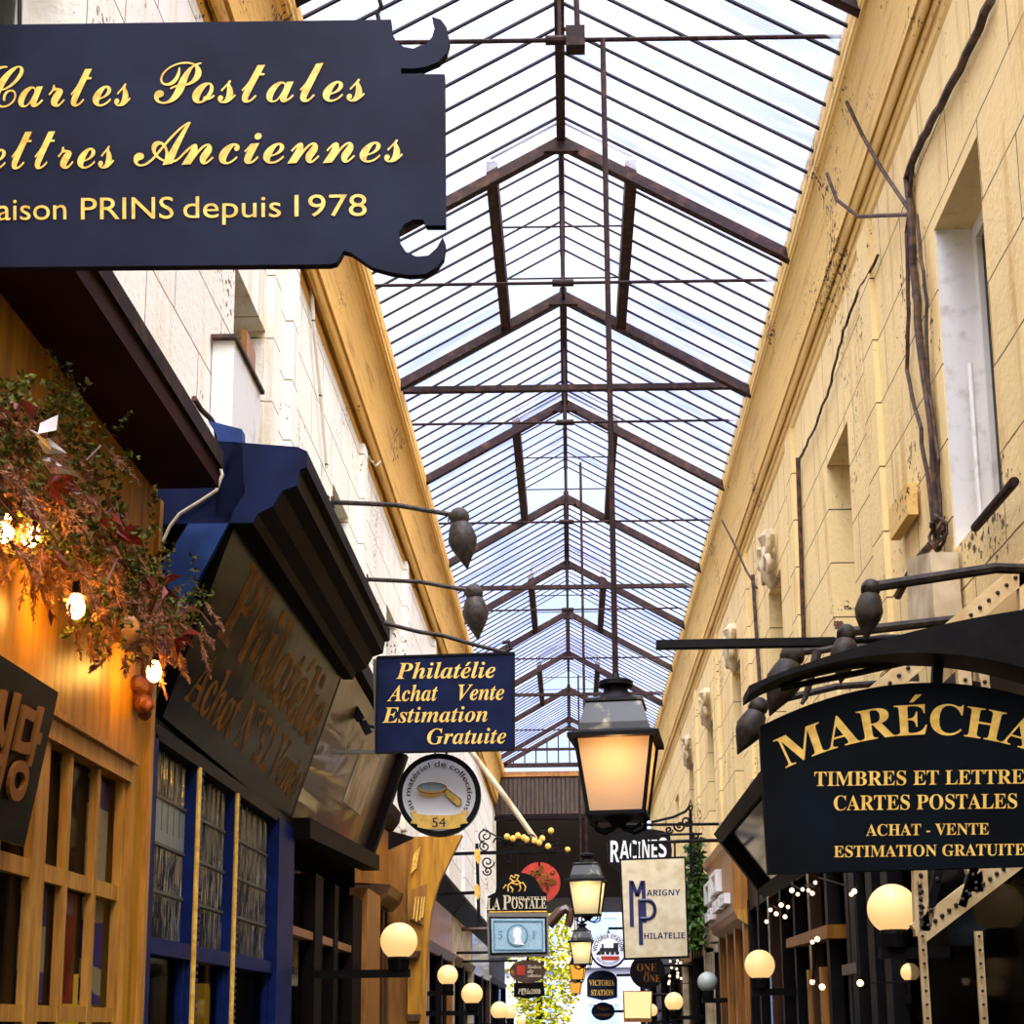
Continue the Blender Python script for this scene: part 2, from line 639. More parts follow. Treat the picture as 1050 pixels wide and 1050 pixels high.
def glyphs(body, var, bold=0):
    vs, fs = raw_text(body, var, bold)
    if var not in _cap:
        h, _ = raw_text('H', var)
        _cap[var] = max(p.y for p in h)
    cap = _cap[var]
    if VAR.get(var):
        for i, ch in enumerate(body):
            if ch in 'éÉ':
                pv, _ = raw_text(body[:i + 1], var, bold)
                ev, _ = raw_text('e' if ch == 'é' else 'E', var, bold)
                x1 = max(p.x for p in pv)
                w = max(p.x for p in ev) - min(p.x for p in ev)
                xc = x1 - w * .48
                y0 = max(p.y for p in ev) + .05
                n = len(vs)
                vs += [Vector((xc - .03, y0, 0)), Vector((xc + .04, y0, 0)), Vector((xc + .2, y0 + .17, 0)), Vector((xc + .08, y0 + .17, 0))]
                fs.append((n, n + 1, n + 2, n + 3))
    x0 = min(p.x for p in vs)
    x1 = max(p.x for p in vs)
    return [((p.x - x0) / (x1 - x0), p.y / cap) for p in vs], fs


def write(body, var, fn, m, parent, name='lettering', bold=0, thick=None):
    uv, fs = glyphs(body, var, bold)
    b = MB()
    b.add([fn(u, v) for u, v in uv], fs)
    o = b.build(name, m, parent)
    if thick:
        md = o.modifiers.new('raised', 'SOLIDIFY')
        md.thickness = thick
        md.offset = 1
    return o


def line(x0, x1, yb, cap, Y, slope=0.0):
    return lambda u, v: at(x0 + u * (x1 - x0), yb + slope * u * (x1 - x0) - v * cap, Y)


def arc(cx, cy, r, a0, a1, cap, Y):
    """letters along a circle, angles in degrees, y up"""
    def fn(u, v):
        a = R(a0 + (a1 - a0) * u)
        return at(cx + (r + v * cap) * math.cos(a), cy - (r + v * cap) * math.sin(a), Y)
    return fn


def disc(cx, cy, rx, ry, n=40):
    return [(cx + rx * math.cos(2 * PI * i / n), cy + ry * math.sin(2 * PI * i / n)) for i in range(n)]


def spiral(cx, cy, r, turns, a0, Y, dr=.85, n=26, sgn=1):
    return [at(cx + r * (1 - dr * i / n) * math.cos(a0 + sgn * 2 * PI * turns * i / n),
               cy + r * (1 - dr * i / n) * math.sin(a0 + sgn * 2 * PI * turns * i / n), Y) for i in range(n + 1)]


# ------------------------------------------------------------------ setting
WR, WL = 1.98, -1.85          # upper walls
FR, FL = 1.65, -1.65          # shopfront planes
Y0, Y1 = -14.0, 36.0
def zz(h): return EYE + h

tag(MB().box(-9, 9, -20, 75, -.3, 0).build('floor', 'floor'), kind='structure')


def wall(name, X, sgn, holes, m):
    """upper wall with window recesses; lower back wall behind the shops"""
    b = MB()
    ys = sorted({Y0, Y1, *[h[0] for h in holes], *[h[1] for h in holes]})
    zt, zb = zz(6.1), zz(1.3)
    dep = .3 * sgn

    def q(p):
        return b.quad(*(p if sgn < 0 else p[::-1]))
    hs = sorted(holes)
    y = Y0
    for (a, c, z0, z1) in hs:
        q([(X, y, zb), (X, a, zb), (X, a, zt), (X, y, zt)])
        q([(X, a, zb), (X, c, zb), (X, c, z0), (X, a, z0)])
        q([(X, a, z1), (X, c, z1), (X, c, zt), (X, a, zt)])
        q([(X, a, z0), (X + dep, a, z0), (X + dep, a, z1), (X, a, z1)][::-1])
        q([(X, c, z0), (X + dep, c, z0), (X + dep, c, z1), (X, c, z1)])
        q([(X, a, z1), (X, c, z1), (X + dep, c, z1), (X + dep, a, z1)][::-1])
        q([(X, a, z0), (X, c, z0), (X + dep, c, z0), (X + dep, a, z0)])
        q([(X + dep, a, z0), (X + dep, c, z0), (X + dep, c, z1), (X + dep, a, z1)])
        y = c
    q([(X, y, zb), (X, Y1, zb), (X, Y1, zt), (X, y, zt)])
    o = b.build(name, m)
    tag(o, kind='structure')
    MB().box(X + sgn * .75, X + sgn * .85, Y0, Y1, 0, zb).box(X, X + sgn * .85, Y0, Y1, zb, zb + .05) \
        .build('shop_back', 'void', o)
    return o


def win_rows(X, first_far, step, n, w, ztop, zbot):
    return [(first_far + i * step - w, first_far + i * step, zbot, ztop) for i in range(n) if first_far + i * step < 35]


wr_far = onx(960, 275, WR).y
RW = win_rows(WR, wr_far - 3.36, 3.36, 10, .85, zz(4.13), zz(2.35))
LW = win_rows(WL, onx(358, 478, WL).y - 6.8, 3.4, 11, .82, zz(4.25), zz(2.25))
wall_r = wall('wall_right', WR, 1, RW, 'wall_r')
wall_l = wall('wall_left', WL, -1, LW, 'wall_l')

for i, (X, sgn, rows) in enumerate(((WR, 1, RW), (WL, -1, LW))):
    for j, (a, c, z0, z1) in enumerate(rows):
        if j > 8:
            continue
        t = thing('window_%d' % (i * 10 + j + 1), (X + sgn * .22, (a + c) / 2, z0), kind='structure')
        xa, xb = X + sgn * .2, X + sgn * .26
        f = MB()
        f.box(xa, xb, a, a + .07, z0, z1).box(xa, xb, c - .07, c, z0, z1).box(xa, xb, a + .07, c - .07, z1 - .08, z1) \
            .box(xa, xb, a + .07, c - .07, z0, z0 + .1).box(xa - sgn * .015, xb, (a + c) / 2 - .035, (a + c) / 2 + .035, z0 + .1, z1 - .08)
        fr = f.build('window_frame', 'white_paint', t)
        if X > 0 and j == 1:
            MB().box(X + .005, xa, c - .012, c - .002, z0, z1).build('jamb_lining', 'white_paint', t)
        MB().box(xa + sgn * .03, xa + sgn * .04, a + .07, c - .07, z0 + .1, z1 - .08).build('pane', 'shopglass', t)
        if X > 0 and j in (3, 4, 5, 6):
            cb = MB()
            for q in range(2):
                cy_ = a + .2 + .36 * q
                for zc, rr, sg in ((z1 + .1, .1, 1), (z1 + .3, .12, -1)):
                    pts = [(X - .05 - .05 * (1 - k / 20), cy_ + rr * (1 - .8 * k / 20) * math.cos(k * .55 * sg + q), zc + rr * (1 - .8 * k / 20) * math.sin(k * .55 * sg + q)) for k in range(21)]
                    cb.tube(pts, .032, 7, .02)
            cb.lathe([(.03, -.08), (.09, 0), (.12, .15), (.07, .3), (.12, .42), (.05, .5)], (X - .03, a + .38, z1), 10)
            cb.build('carved_keystone', 'stone', t, True)


def cornice(name, X, s, m):
    """stepped and coved section under the roof's gutter; s = +1 right, -1 left"""
    lip = X - s * (.2 if s > 0 else .27)
    k = abs(X - lip)
    def x(f): return X - s * k * f
    zb = 5.04 if s > 0 else 5.15
    pr = [(X + s * .3, zz(6.12)), (lip, zz(6.12)), (lip, zz(6.0)), (x(.97), zz(5.98)), (x(.97), zz(5.93)), (x(.92), zz(5.92))]
    for i in range(9):
        a = i / 8 * PI / 2
        pr.append((x(.9 - .46 * math.sin(a)), zz(5.9 - .58 * (1 - math.cos(a)))))
    pr += [(x(.44), zz(5.29)), (x(.36), zz(5.29))]
    for i in range(7):
        a = i / 6 * PI
        pr.append((x(.26 + .1 * math.cos(a)), zz(5.27 - .05 * math.sin(a) - .03 * i / 6)))
    pr += [(x(.16), zz(5.2)), (x(.13), zz(zb + .11)), (x(.07), zz(zb + .1)), (x(.07), zz(zb + .03)), (X, zz(zb)), (X + s * .3, zz(zb))]
    b = MB()
    if s < 0:
        pr = pr[::-1]
    b.prof(pr, Y0, Y1)
    o = b.build(name, m)
    return tag(o, kind='structure')


cornice('trim_right_cornice', WR, 1, 'corn')
cornice('trim_left_cornice', WL, -1, 'corn_l')
# thin string course and pilaster strips
sc = MB()
for y in (5.3, 8.75, 12.1, 15.5, 18.9, 22.2):
    sc.box(WR - .035, WR + .02, y - .16, y + .16, zz(2.1), zz(5.04))
tag(sc.build('trim_right_pilasters', 'wall_r'), kind='structure')
sc = MB()
for y in (8.55, 9.15, 12.5, 15.9, 19.3):
    sc.box(WL - .02, WL + .05, y - .1, y + .1, zz(2.1), zz(5.15))
tag(sc.build('trim_left_pilasters', 'wall_l'), kind='structure')

# ------------------------------------------------------------------ glass roof
EX, RZ, SL = 1.86, zz(7.05), .57
def rz(x): return RZ - SL * abs(x)
roof = thing('ceiling', (0, 15, RZ), kind='structure')
frames = [yof(p, zz(7.0)) for p in (145, 303, 413, 510, 577, 628, 669, 706, 736)]
frames = [frames[0] - 2.9 * k for k in (6, 5, 4, 3, 2, 1)] + frames
END = 34.6
LH = .56                       # half width of the raised lanterns
RAISE = .30
nf = len(frames)
bays = [(Y0, frames[0], False)]
for i in range(nf - 1):
    bays.append((frames[i], frames[i + 1], (i % 2 == 0)))
bays.append((frames[-1], END, False))
for (a, c, lan) in bays:
    g = MB()
    mb = MB()
    xi = LH if lan else 0.0
    for s in (-1, 1):
        p = [(s * xi, a, rz(xi) + .03), (s * xi, c, rz(xi) + .03), (s * EX, c, rz(EX) + .03), (s * EX, a, rz(EX) + .03)]
        g.quad(*(p if s > 0 else p[::-1]))
        nb = max(2, round((c - a) / .255))
        for k in range(1, nb):
            y = a + (c - a) * k / nb
            mb.bar((s * (xi + .02), y, rz(xi + .02)), (s * EX, y, rz(EX)), .022, .014)
            if lan:
                mb.bar((s * .02, y, rz(.02) + RAISE), (s * (LH + .02), y, rz(LH + .02) + RAISE), .018, .012)
        if lan:
            z1, z2 = rz(0) + RAISE + .03, rz(LH + .06) + RAISE + .03
            p = [(0, a + .03, z1), (0, c - .22, z1), (s * (LH + .06), c - .22, z2), (s * (LH + .06), a + .03, z2)]
            g.quad(*(p if s > 0 else p[::-1]))
    g.build('glazing', 'glass', roof)
    mb.build('muntin_grid', 'bar', roof)
    if lan:
        for s in (-1, 1):
            MB().bar((s * LH, a, rz(LH) + .0), (s * LH, c, rz(LH) + .0), .09, .2).build('lantern_curb', 'rust', roof)
            k = MB()
            for q in range(4):
                y = a + (c - a) * (q + .5) / 4
                k.bar((s * LH, y, rz(LH)), (s * LH, y, rz(LH) + RAISE), .03, .03, (0, 1, 0))
            k.build('lantern_upright', 'rust', roof)
        MB().bar((0, a, RZ + RAISE), (0, c - .2, RZ + RAISE), .05, .07).build('lantern_ridge', 'rust', roof)
        for y in (a + (c - a) * .35, a + (c - a) * .7):
            MB().tube([(-LH, y, rz(LH) + .04), (LH, y, rz(LH) + .04)], .008, 6).build('lantern_rod', 'rust', roof)
    if c < END:
        ra = MB()
        for s in (-1, 1):
            ra.bar((0, c, RZ - .05), (s * EX, c, rz(EX) - .05), .03, .09)
            ra.bar((0, c, RZ - .10), (s * EX, c, rz(EX) - .10), .075, .016)
        ra.build('rafter', 'rust', roof)
        MB().prism([(-.14, c - .06, RZ - .17), (.14, c - .06, RZ - .17), (.05, c - .06, RZ - .05), (-.05, c - .06, RZ - .05)], (0, .05, 0)) \
            .build('gusset_plate', 'rust', roof)
    if not lan:
        MB().bar((0, a, RZ - .02), (0, c, RZ - .02), .07, .12).build('ridge_beam', 'rust', roof)
    else:
        MB().tube([(0, a, RZ - .1), (0, c, RZ - .1)], .02, 8).build('ridge_rod', 'rust', roof)
ZT = zz(6.12)
for py, thick in ((41, 0), (290, 0), (398, 1), (433, 0), (535, 0), (602, 1), (625, 0), (675, 0), (712, 1), (748, 0), (768, 1)):
    y = yof(py, ZT)
    if thick:
        MB().box(-1.75, 1.9, y - .03, y + .03, ZT - .028, ZT + .028).build('tie_beam', 'rust', roof)
    else:
        MB().tube([(-1.75, y, ZT), (1.9, y, ZT)], .014, 8).build('tie_rod', 'rust', roof)
        MB().tube([(-.09, y, ZT), (.09, y, ZT)], .03, 10).build('turnbuckle', 'rust', roof)
        MB().tube([(0, y, ZT), (0, y, RZ - .1)], .012, 8).build('hanger_rod', 'rust', roof)
# end gable
ge = MB()
ge.bar((-EX, END, ZT), (EX, END, ZT), .08, .1)
for s in (-1, 1):
    ge.bar((0, END, RZ), (s * EX, END, rz(EX)), .08, .1)
for k in range(-6, 7):
    ge.bar((k * .27, END, ZT), (k * .27, END, rz(k * .27)), .03, .03, (0, 1, 0))
ge.build('gable_grid', 'rust', roof)

# dark end of the passage with the street beyond
eb = MB()
eb.box(-1.9, 1.9, 36.0, 41, zz(3.05), zz(6.1))
e = eb.build('wall_end', 'darkbrown')
tag(e, kind='structure')
aw = thing('awning', (0, 35, zz(4.9)), 'brown pleated awning board hung under the far gable', 'awning')
b = MB()
for k in range(34):
    x = -1.78 + k * .105
    b.box(x, x + .085, 34.7, 34.75, zz(4.95), zz(5.85))
b.box(-1.8, 1.8, 34.75, 34.8, zz(4.9), zz(5.9))
b.build('pleated_cloth', 'darkcloth', aw)
MB().box(-1.82, 1.82, 34.66, 34.84, zz(5.86), zz(5.98)).build('head_rail', 'tanwood', aw)
MB().box(-1.82, 1.82, 34.66, 34.84, zz(4.82), zz(4.9)).build('bottom_rail', 'darkbrown', aw)

bl = thing('building', (1, 62, 0), 'pale sunlit building across the street at the end', 'building')
MB().box(-9, 9, 62, 64, 0, 12).build('facade', 'facade', bl)
for x in (-5.6, -3.4, -1.2, 1.3, 3.6, 5.8):
    for z in (1.0, 4.6, 8.2):
        w = MB().box(x - .6, x + .6, 61.9, 62.0, z, z + 2.3).build('window', 'winblue', bl)
        MB().box(x - .03, x + .03, 61.86, 61.9, z, z + 2.3).box(x - .6, x + .6, 61.86, 61.9, z + 1.4, z + 1.46) \
            .build('window_bar', 'white_paint', w)
for z in (3.9, 7.5, 11.6):
    MB().box(-9, 9, 61.7, 62, z, z + .25).build('ledge', 'facade', bl)

tr = thing('tree', (-1.2, 50, 0), 'sunlit yellow-green street tree beyond the passage end', 'tree')
MB().tube([(-1.2, 50, 0), (-1.15, 50, 2), (-1.0, 50.2, 4)], .14, 10, .07).build('trunk', 'darkbrown', tr)
b = MB()
for k in range(2600):
    a = random.uniform(0, 2 * PI)
    rr = random.random() ** .5
    h = random.uniform(-1, 1)
    p = Vector((-1.0 + math.cos(a) * rr * 1.3 * math.sqrt(1 - h * h * .8), 50 + math.sin(a) * rr * .9, 3.5 + h * 2.1))
    b.leaf(p, (random.uniform(-1, 1), random.uniform(-1, 1), random.uniform(-.8, .4)), random.uniform(.12, .22), .12)
tag(b.build('foliage', 'tree', tr), kind='stuff')

# ------------------------------------------------------------------ LEFT: orange timber shop
sh = thing('shopfront', (FL, 4.5, 0), 'orange timber shopfront with lattice windows under a dark red canopy', 'shopfront')
ye = onx(150, 800, FL).y
dtop = zz(.98)
ycorner = onx(134, 773, FL).y
b = MB()
b.box(FL - .1, FL, 1.5, ye, dtop, zz(2.16))
b.box(FL - .1, FL, ycorner, ye, 0, dtop)
b.build('timber_wall', 'wood', sh)
MB().box(FL - .02, FL + .02, ye - .03, ye + .02, 0, zz(2.1)).build('corner_batten', 'wood2', sh)
xc = -1.39
b = MB()
b.box(FL - .1, xc, 3.72, onx(225, 480, xc).y, zz(2.13), zz(2.21))
b.build('canopy', 'redcanopy', sh)
MB().box(xc - .03, xc + .015, 3.72, onx(225, 480, xc).y, zz(2.21), zz(2.28)).build('canopy_flashing', 'rust', sh)
# lattice leaves
lat = MB()
ys = [onx(x, 870, FL).y for x in (69, 100, 125)]
per = (ys[2] - ys[0]) / 2
wid = .035
yl = ys[2]
xs0, xs1 = FL - .033, FL - .005
zrow = [zz(-.62), zz(.06), zz(.50), zz(.93)]
bars = [yl - per * k for k in range(0, 8)]
for k, y in enumerate(bars):
    w = wid
    if k == 3:
        w = .11
    lat.box(xs0, xs1, y, y + w, zz(-1.4), dtop)
for z, h in ((zz(.93), .05), (zz(.465), .055), (zz(.03), .05), (zz(-.62), .1)):
    lat.box(xs0, xs1 - .004, bars[-1], ycorner, z, z + h)
lat.build('lattice', 'wood2', sh)
fr = MB()
fr.box(FL - .05, FL + .03, bars[-1], ycorner + .03, dtop, dtop + .02).box(FL - .05, FL + .012, bars[-1], ycorner, dtop - .07, dtop) \
    .box(FL - .05, FL + .012, yl + wid + .005, ycorner, 0, dtop - .07)
fr.build('door_frame', 'wood2', sh)
MB().box(FL - .042, FL - .037, bars[-1], ycorner, 0, dtop).build('lattice_glass', 'clearglass', sh)
b = MB()
for z, k, mm in ((zrow[2], 0, 'pblue'), (zrow[1], 1, 'pred'), (zrow[1], 0, 'pblue'), (zrow[1], 2, 'pblue'), (zrow[0], 0, 'pred'), (zrow[2], 4, 'pred')):
    MB().box(FL - .06, FL - .05, bars[k + 1] + .06, bars[k] - .02, z + .03, z + .40).build('window_poster', mm, sh)
MB().box(FL - .4, FL - .38, 1.5, ye, 0, zz(2.1)).build('interior_wall', 'void', sh)

# garland of dried plants along the timber wall
ga = thing('garland', onx(80, 560, -1.58), 'garland of dried plumes, boxwood and red leaves with glowing bulbs', 'garland')
GX = -1.53
path = [(-60, 455, 75), (-10, 475, 85), (30, 490, 85), (60, 520, 80), (85, 570, 70), (112, 610, 62), (148, 630, 52), (178, 640, 30)]
def gpt(t):
    t *= len(path) - 1
    i = min(int(t), len(path) - 2)
    f = t - i
    a, c = path[i], path[i + 1]
    return tuple(a[j] + (c[j] - a[j]) * f for j in range(3))
def gp(spread=1.0, lo=0.0, hi=1.0, dy=0):
    x, y, r_ = gpt(random.uniform(lo, hi))
    a = random.uniform(0, 2 * PI)
    q = r_ * random.random() ** .6 * spread
    p = onx(x + q * .8 * math.cos(a), y + dy + q * math.sin(a), GX)
    p.x += random.uniform(-.07, .1)
    return p
st = MB()
for k in range(46):
    p = gp(.8)
    st.tube([p, p + Vector((random.uniform(-.03, .03), random.uniform(-.08, .08), random.uniform(-.06, .06))),
             p + Vector((random.uniform(-.06, .06), random.uniform(-.16, .16), random.uniform(-.14, .05)))], .004, 5)
tag(st.build('twig', 'leafbrown', ga), kind='stuff')
gr = MB()
for k in range(300):
    p = gp(1.0, dy=-14)
    d = Vector((random.uniform(-.4, .6), random.uniform(-1, 1), random.uniform(-.7, 1))).normalized()
    for j in range(9):
        q = p + d * .015 * j
        for sgn in (0, 1):
            dd = Vector((random.uniform(-1, 1), random.uniform(-1, 1), random.uniform(-.5, 1)))
            gr.leaf(q, dd, random.uniform(.016, .028), random.uniform(.013, .02))
tag(gr.build('boxwood_foliage', 'leafgreen', ga), kind='stuff')
pl = MB()
for k in range(250):
    p = gp(.95, dy=4)
    d = Vector((random.uniform(-.2, .5), random.uniform(-.7, .8), random.uniform(-1.2, .1))).normalized()
    ln = random.uniform(.08, .19)
    pl.tube([p, p + d * ln * .5, p + d * ln + Vector((0, 0, -.01))], .003, 5, .001)
    for j in range(70):
        u = random.random()
        q = p + d * ln * u
        w = .5 + .9 * math.sin(PI * min(1, u + .1))
        pl.leaf(q, d + Vector((random.uniform(-1, 1), random.uniform(-1, 1), random.uniform(-1, 1))) * .8, .022 * w, .0055)
tag(pl.build('dried_plume', 'plume', ga), kind='stuff')
rl = MB()
for k in range(150):
    p = gp(.9, dy=14)
    rl.leaf(p, (random.uniform(0, 1), random.uniform(-1, 1), random.uniform(-1, .3)), random.uniform(.03, .08), random.uniform(.015, .03), .5)
tag(rl.build('brown_leaf', 'leafbrown', ga), kind='stuff')
rl = MB()
for x, y in ((52, 495), (60, 488), (55, 500), (120, 540), (108, 528), (128, 545), (28, 525), (168, 600), (185, 650), (178, 655), (110, 560), (20, 408), (150, 590)):
    p = onx(x, y, GX + .1)
    for j in range(3):
        rl.leaf(p, (random.uniform(0, 1), random.uniform(-.6, 1), random.uniform(-1, .2)), random.uniform(.05, .085), random.uniform(.025, .04), .5)
tag(rl.build('red_leaf', 'leafred', ga), kind='stuff')
wl = MB()
for a, c in (((38, 452), (62, 462)), ((42, 470), (66, 482)), ((48, 478), (76, 488)), ((30, 440), (48, 458)), ((60, 425), (44, 440))):
    p, q = onx(*a, GX + .12), onx(*c, GX + .14)
    wl.leaf(p, q - p, (q - p).length * 1.3, .045)
wl.build('pale_leaf', 'leafwhite', ga)
for x, y in ((4, 540), (31, 545), (78, 620), (158, 687)):
    p = onx(x, y, GX + .02)
    bu = MB().lathe([(.004, .06), (.011, .055), (.012, .035), (.02, .02), (.027, -.005), (.024, -.028), (.012, -.042), (.002, -.046)], p, 14) \
        .build('bulb', 'bulbhot', ga, True)
    MB().lathe([(.014, .03), (.014, .07), (.004, .08)], p, 10).build('bulb_socket', 'blackgloss', bu)
p = onx(129, 645, GX + .07)
MB().sphere(p, .045, 18, 12, 1, .9, 1.2).build('bauble', mat('amber_bauble', (220, 150, 70), .15, coat=.6), ga, True)
p = onx(148, 712, FL + .04)
kn = MB()
for k in range(8):
    kn.sphere(p + Vector((random.uniform(-.02, .03), random.uniform(-.05, .05), random.uniform(-.08, .08))), random.uniform(.02, .04), 8, 6)
kn.build('dried_seed_head', 'leafbrown', ga)

# plaque with korean letters leaning out in front of the lattice
ks = thing('plaque', onx(25, 868, -1.6), 'dark slate plaque with bronze Korean letters by the lattice', 'sign')
ptr, pbr = onx(60, 710, -1.52), onx(25, 868, -1.60)
yb_ = pbr.y
ptr = Vector((-1.50, yb_ + .02, ptr.z))
ptr = at(60, 710, yb_)
along = Vector((0, -1.05, 0))
nrm = Vector((0, -1, 0)).cross(ptr - pbr).normalized()
if nrm.x < 0: nrm = -nrm
MB().prism([pbr, ptr, ptr + along, pbr + along], -nrm * .03).build('slab', 'slate', ks)
def kf(u0, u1, v0, v1):
    def fn(u, v):
        a = u0 + (u1 - u0) * u
        c = v0 + (v1 - v0) * v
        return ptr + along * (1 - a) + (pbr - ptr) * (1 - c) + nrm * .004
    return fn
write('당', 'sans', kf(.755, .915, .30, .74), 'bronze', ks, bold=.02, thick=.012)
write('식', 'sans', kf(.56, .72, .30, .74), 'bronze', ks, bold=.02, thick=.012)
for w in (.2, .6):
    q = ptr + along * (1 - w) + (pbr - ptr) * .5
    MB().tube([q - nrm * .03, Vector((FL - .01, q.y, q.z - .02))], .012, 8).build('wall_bracket', 'black', ks)

# ------------------------------------------------------------------ LEFT: blue stamp shop
bs = thing('shopfront', (FL, 6.8, 0), 'blue stamp shop with slanted gold-lettered signboard and reeded glass', 'shopfront')
bnl = onx(167, 735, FL)
bfl = onx(296, 843, FL)
yn, yf = bnl.y, bfl.y
tnl = at(255, 501, yn)
tfl = at(369, 683, yf)
tfl = bfl + (tnl - bnl) * ((tfl - bfl).length / (tnl - bnl).length)
nn = (tnl - bnl).cross(bfl - bnl).normalized()
if nn.x < 0: nn = -nn
sbd = MB().prism([bnl, bfl, tfl, tnl], -nn * .05).build('signboard', 'board_gloss', bs)
def slant(u0, u1, v0, v1, A=None):
    bn, bf, tn, tf = A or (bnl, bfl, tnl, tfl)
    def fn(u, v):
        a = u0 + (u1 - u0) * u
        c = v0 + (v1 - v0) * v
        return (bn * (1 - a) + bf * a) * (1 - c) + (tn * (1 - a) + tf * a) * c + nn * .0015
    return fn
write('Philatélie', 'bi', slant(.1, .97, .44, .80), 'golddim', sbd, bold=.015)
write('Achat N°52 Vente', 'bi', slant(.06, .97, .12, .36), 'golddim', sbd, bold=.01)
# cornice above it
b = MB()
pr = [(-1.86, zz(2.06)), (-1.30, zz(2.06)), (-1.28, zz(2.10)), (-1.22, zz(2.13)), (-1.18, zz(2.2)), (-1.12, zz(2.22)),
      (-1.11, zz(2.29)), (-1.08, zz(2.30)), (-1.08, zz(2.37)), (-1.12, zz(2.39)), (-1.86, zz(2.46))]
b.prof(pr[::-1], yn + .015, yf + .1)
b.build('cornice', 'darkbrown', bs)
b = MB()
b.prof(pr[::-1], yn - .03, yn + .014)
b.build('cornice_end', 'navy2', bs)
b = MB()
b.px([(213, 431), (248, 440), (250, 497), (252, 503), (196, 608), (160, 690), (160, 588), (209, 512), (228, 481), (222, 446)], yn - .03, .06)
b.build('end_gusset', 'bluepaint', bs)
b = MB()
for k in range(60):
    y = yn + (yf - yn) * random.random()
    b.sphere((-1.1 - random.random() * .2, y, zz(2.385) + random.uniform(0, .02)), random.uniform(.012, .03), 6, 4, 1, 1.6, .5)
b.build('roof_debris', 'cable', bs)
# windows
yv = [onx(x, 850, FL).y for x in (153, 200, 240, 283, 299)]
ztop, ztr, zbot = zz(1.14), zz(.34), zz(-.75)
b = MB()
b.box(FL - .1, FL + .01, yv[0] - .02, yv[0] + .05, 0, zz(1.16))
b.build('pier', 'bluedark', bs)
MB().box(FL - .1, FL + .02, yv[3], yv[4], 0, zz(1.16)).build('pier', 'bluedark', bs)
for y in yv[1:3]:
    m_ = MB().box(FL - .09, FL, y, y + .09, zbot, ztop).build('mullion', 'bluedark', bs)
    bd = MB()
    for k in range(60):
        z = zbot + (ztop - zbot) * (k + .5) / 60
        bd.box(FL, FL + .012, y + .05, y + .085, z - .008, z + .008)
    bd.build('carved_beading', 'bluepaint', m_)
for y in (yv[1] - .0, yv[2] - .0, yv[3] - .0):
    MB().tube([(FL + .008, y + .012, zbot), (FL + .008, y + .012, ztop)], .012, 8).build('gilt_bead', 'gold', bs)
MB().box(FL - .09, FL, yv[0], yv[4], ztr - .045, ztr + .02).build('transom', 'bluedark', bs)
MB().box(FL - .09, FL + .01, yv[0], yv[4], ztop, zz(1.2)).build('head_rail', 'blackwood', bs)
MB().box(FL - .1, FL + .02, yv[0], yv[4], 0, zbot).build('stall_riser', 'bluedark', bs)
edges = [yv[0] + .05, yv[1], yv[1] + .09, yv[2], yv[2] + .09, yv[3]]
for k in range(3):
    a, c = edges[2 * k], edges[2 * k + 1]
    MB().box(FL - .055, FL - .05, a, c, ztr + .02, ztop).build('reeded_pane', 'reeded', bs)
    cm = MB()
    for j in range(1, 4):
        z = ztr + .02 + (ztop - ztr) * j / 4.1
        cm.box(FL - .056, FL - .04, a, c, z - .006, z + .006)
    for j in range(1, 7):
        y = a + (c - a) * j / 7
        cm.box(FL - .056, FL - .044, y - .003, y + .003, ztop - .33, ztop)
    cm.build('lead_came', 'lead', bs)
    MB().box(FL - .055, FL - .05, a, c, zbot, ztr - .045).build('display_pane', 'shopglass', bs)
    MB().box(FL - .08, FL - .02, c - .05, c - .0, zbot, ztr - .045).build('display_frame', 'bluedark', bs)
MB().box(FL - .048, FL - .046, edges[0], edges[1], ztr + .42, ztr + .6).build('repair_pane', 'greypane', bs)
MB().box(FL - .5, FL - .48, yn, yf, 0, zz(1.3)).build('interior_wall', 'void', bs)
for y in (yv[0] + .22, yv[2] + .2):
    MB().lathe([(.14, 0), (.14, .02), (.1, .2), (.09, .2)], (FL - .25, y, zz(.02)), 16).build('lampshade', 'yellow', bs)
MB().sphere((FL - .22, yv[1] + .35, zz(.12)), .12, 16, 10).build('display_globe', 'greypane', bs, True)
# pale cable hanging down over the blue gusset
tag(MB().tube([at(190, 432, yn - .05), at(210, 465, yn - .05), at(226, 478, yn - .05), at(228, 487, yn - .05), at(222, 503, yn - .05), at(205, 514, yn - .05),
               at(184, 527, yn - .05), at(174, 540, yn - .05), at(165, 560, yn - .05), at(161, 580, yn - .05)], .007, 6).build('cable', 'string'),
    'pale cable hanging over the blue gusset beside the red canopy', 'cable')

# ------------------------------------------------------------------ LEFT: brown shop beyond
b2 = thing('shopfront', (FL, 9.9, 0), 'brown varnished shopfront with slanted board beyond the blue shop', 'shopfront')
cbn, cbf = bfl + Vector((0, .04, 0)), onx(372, 880, FL)
ctn, ctf = tfl + Vector((0, .04, 0)), at(389, 768, cbf.y)
ctf = cbf + (ctn - cbn) * ((ctf - cbf).length / (ctn - cbn).length)
n2_ = (ctn - cbn).cross(cbf - cbn).normalized()
if n2_.x < 0: n2_ = -n2_
sb2 = MB().prism([cbn, cbf, ctf, ctn], -n2_ * .05).build('signboard', 'brownwood', b2)
A2 = (cbn, cbf, ctn, ctf)
MB().prism([slant(0, 1, 0, 1, A2)(u, v) + n2_ * .01 for u, v in ((.46, .30), (.72, .30), (.72, .78), (.46, .78))], -n2_ * .02).build('pale_plate', 'stone', sb2)
MB().bar(cbf + n2_ * .03, ctf + n2_ * .03, .12, .09).build('end_post', 'darkbrown', b2)
MB().bar(cbn + Vector((.05, 0, -.03)), cbf + Vector((.05, .1, -.03)), .14, .12).build('lower_cornice', 'darkbrown', b2)
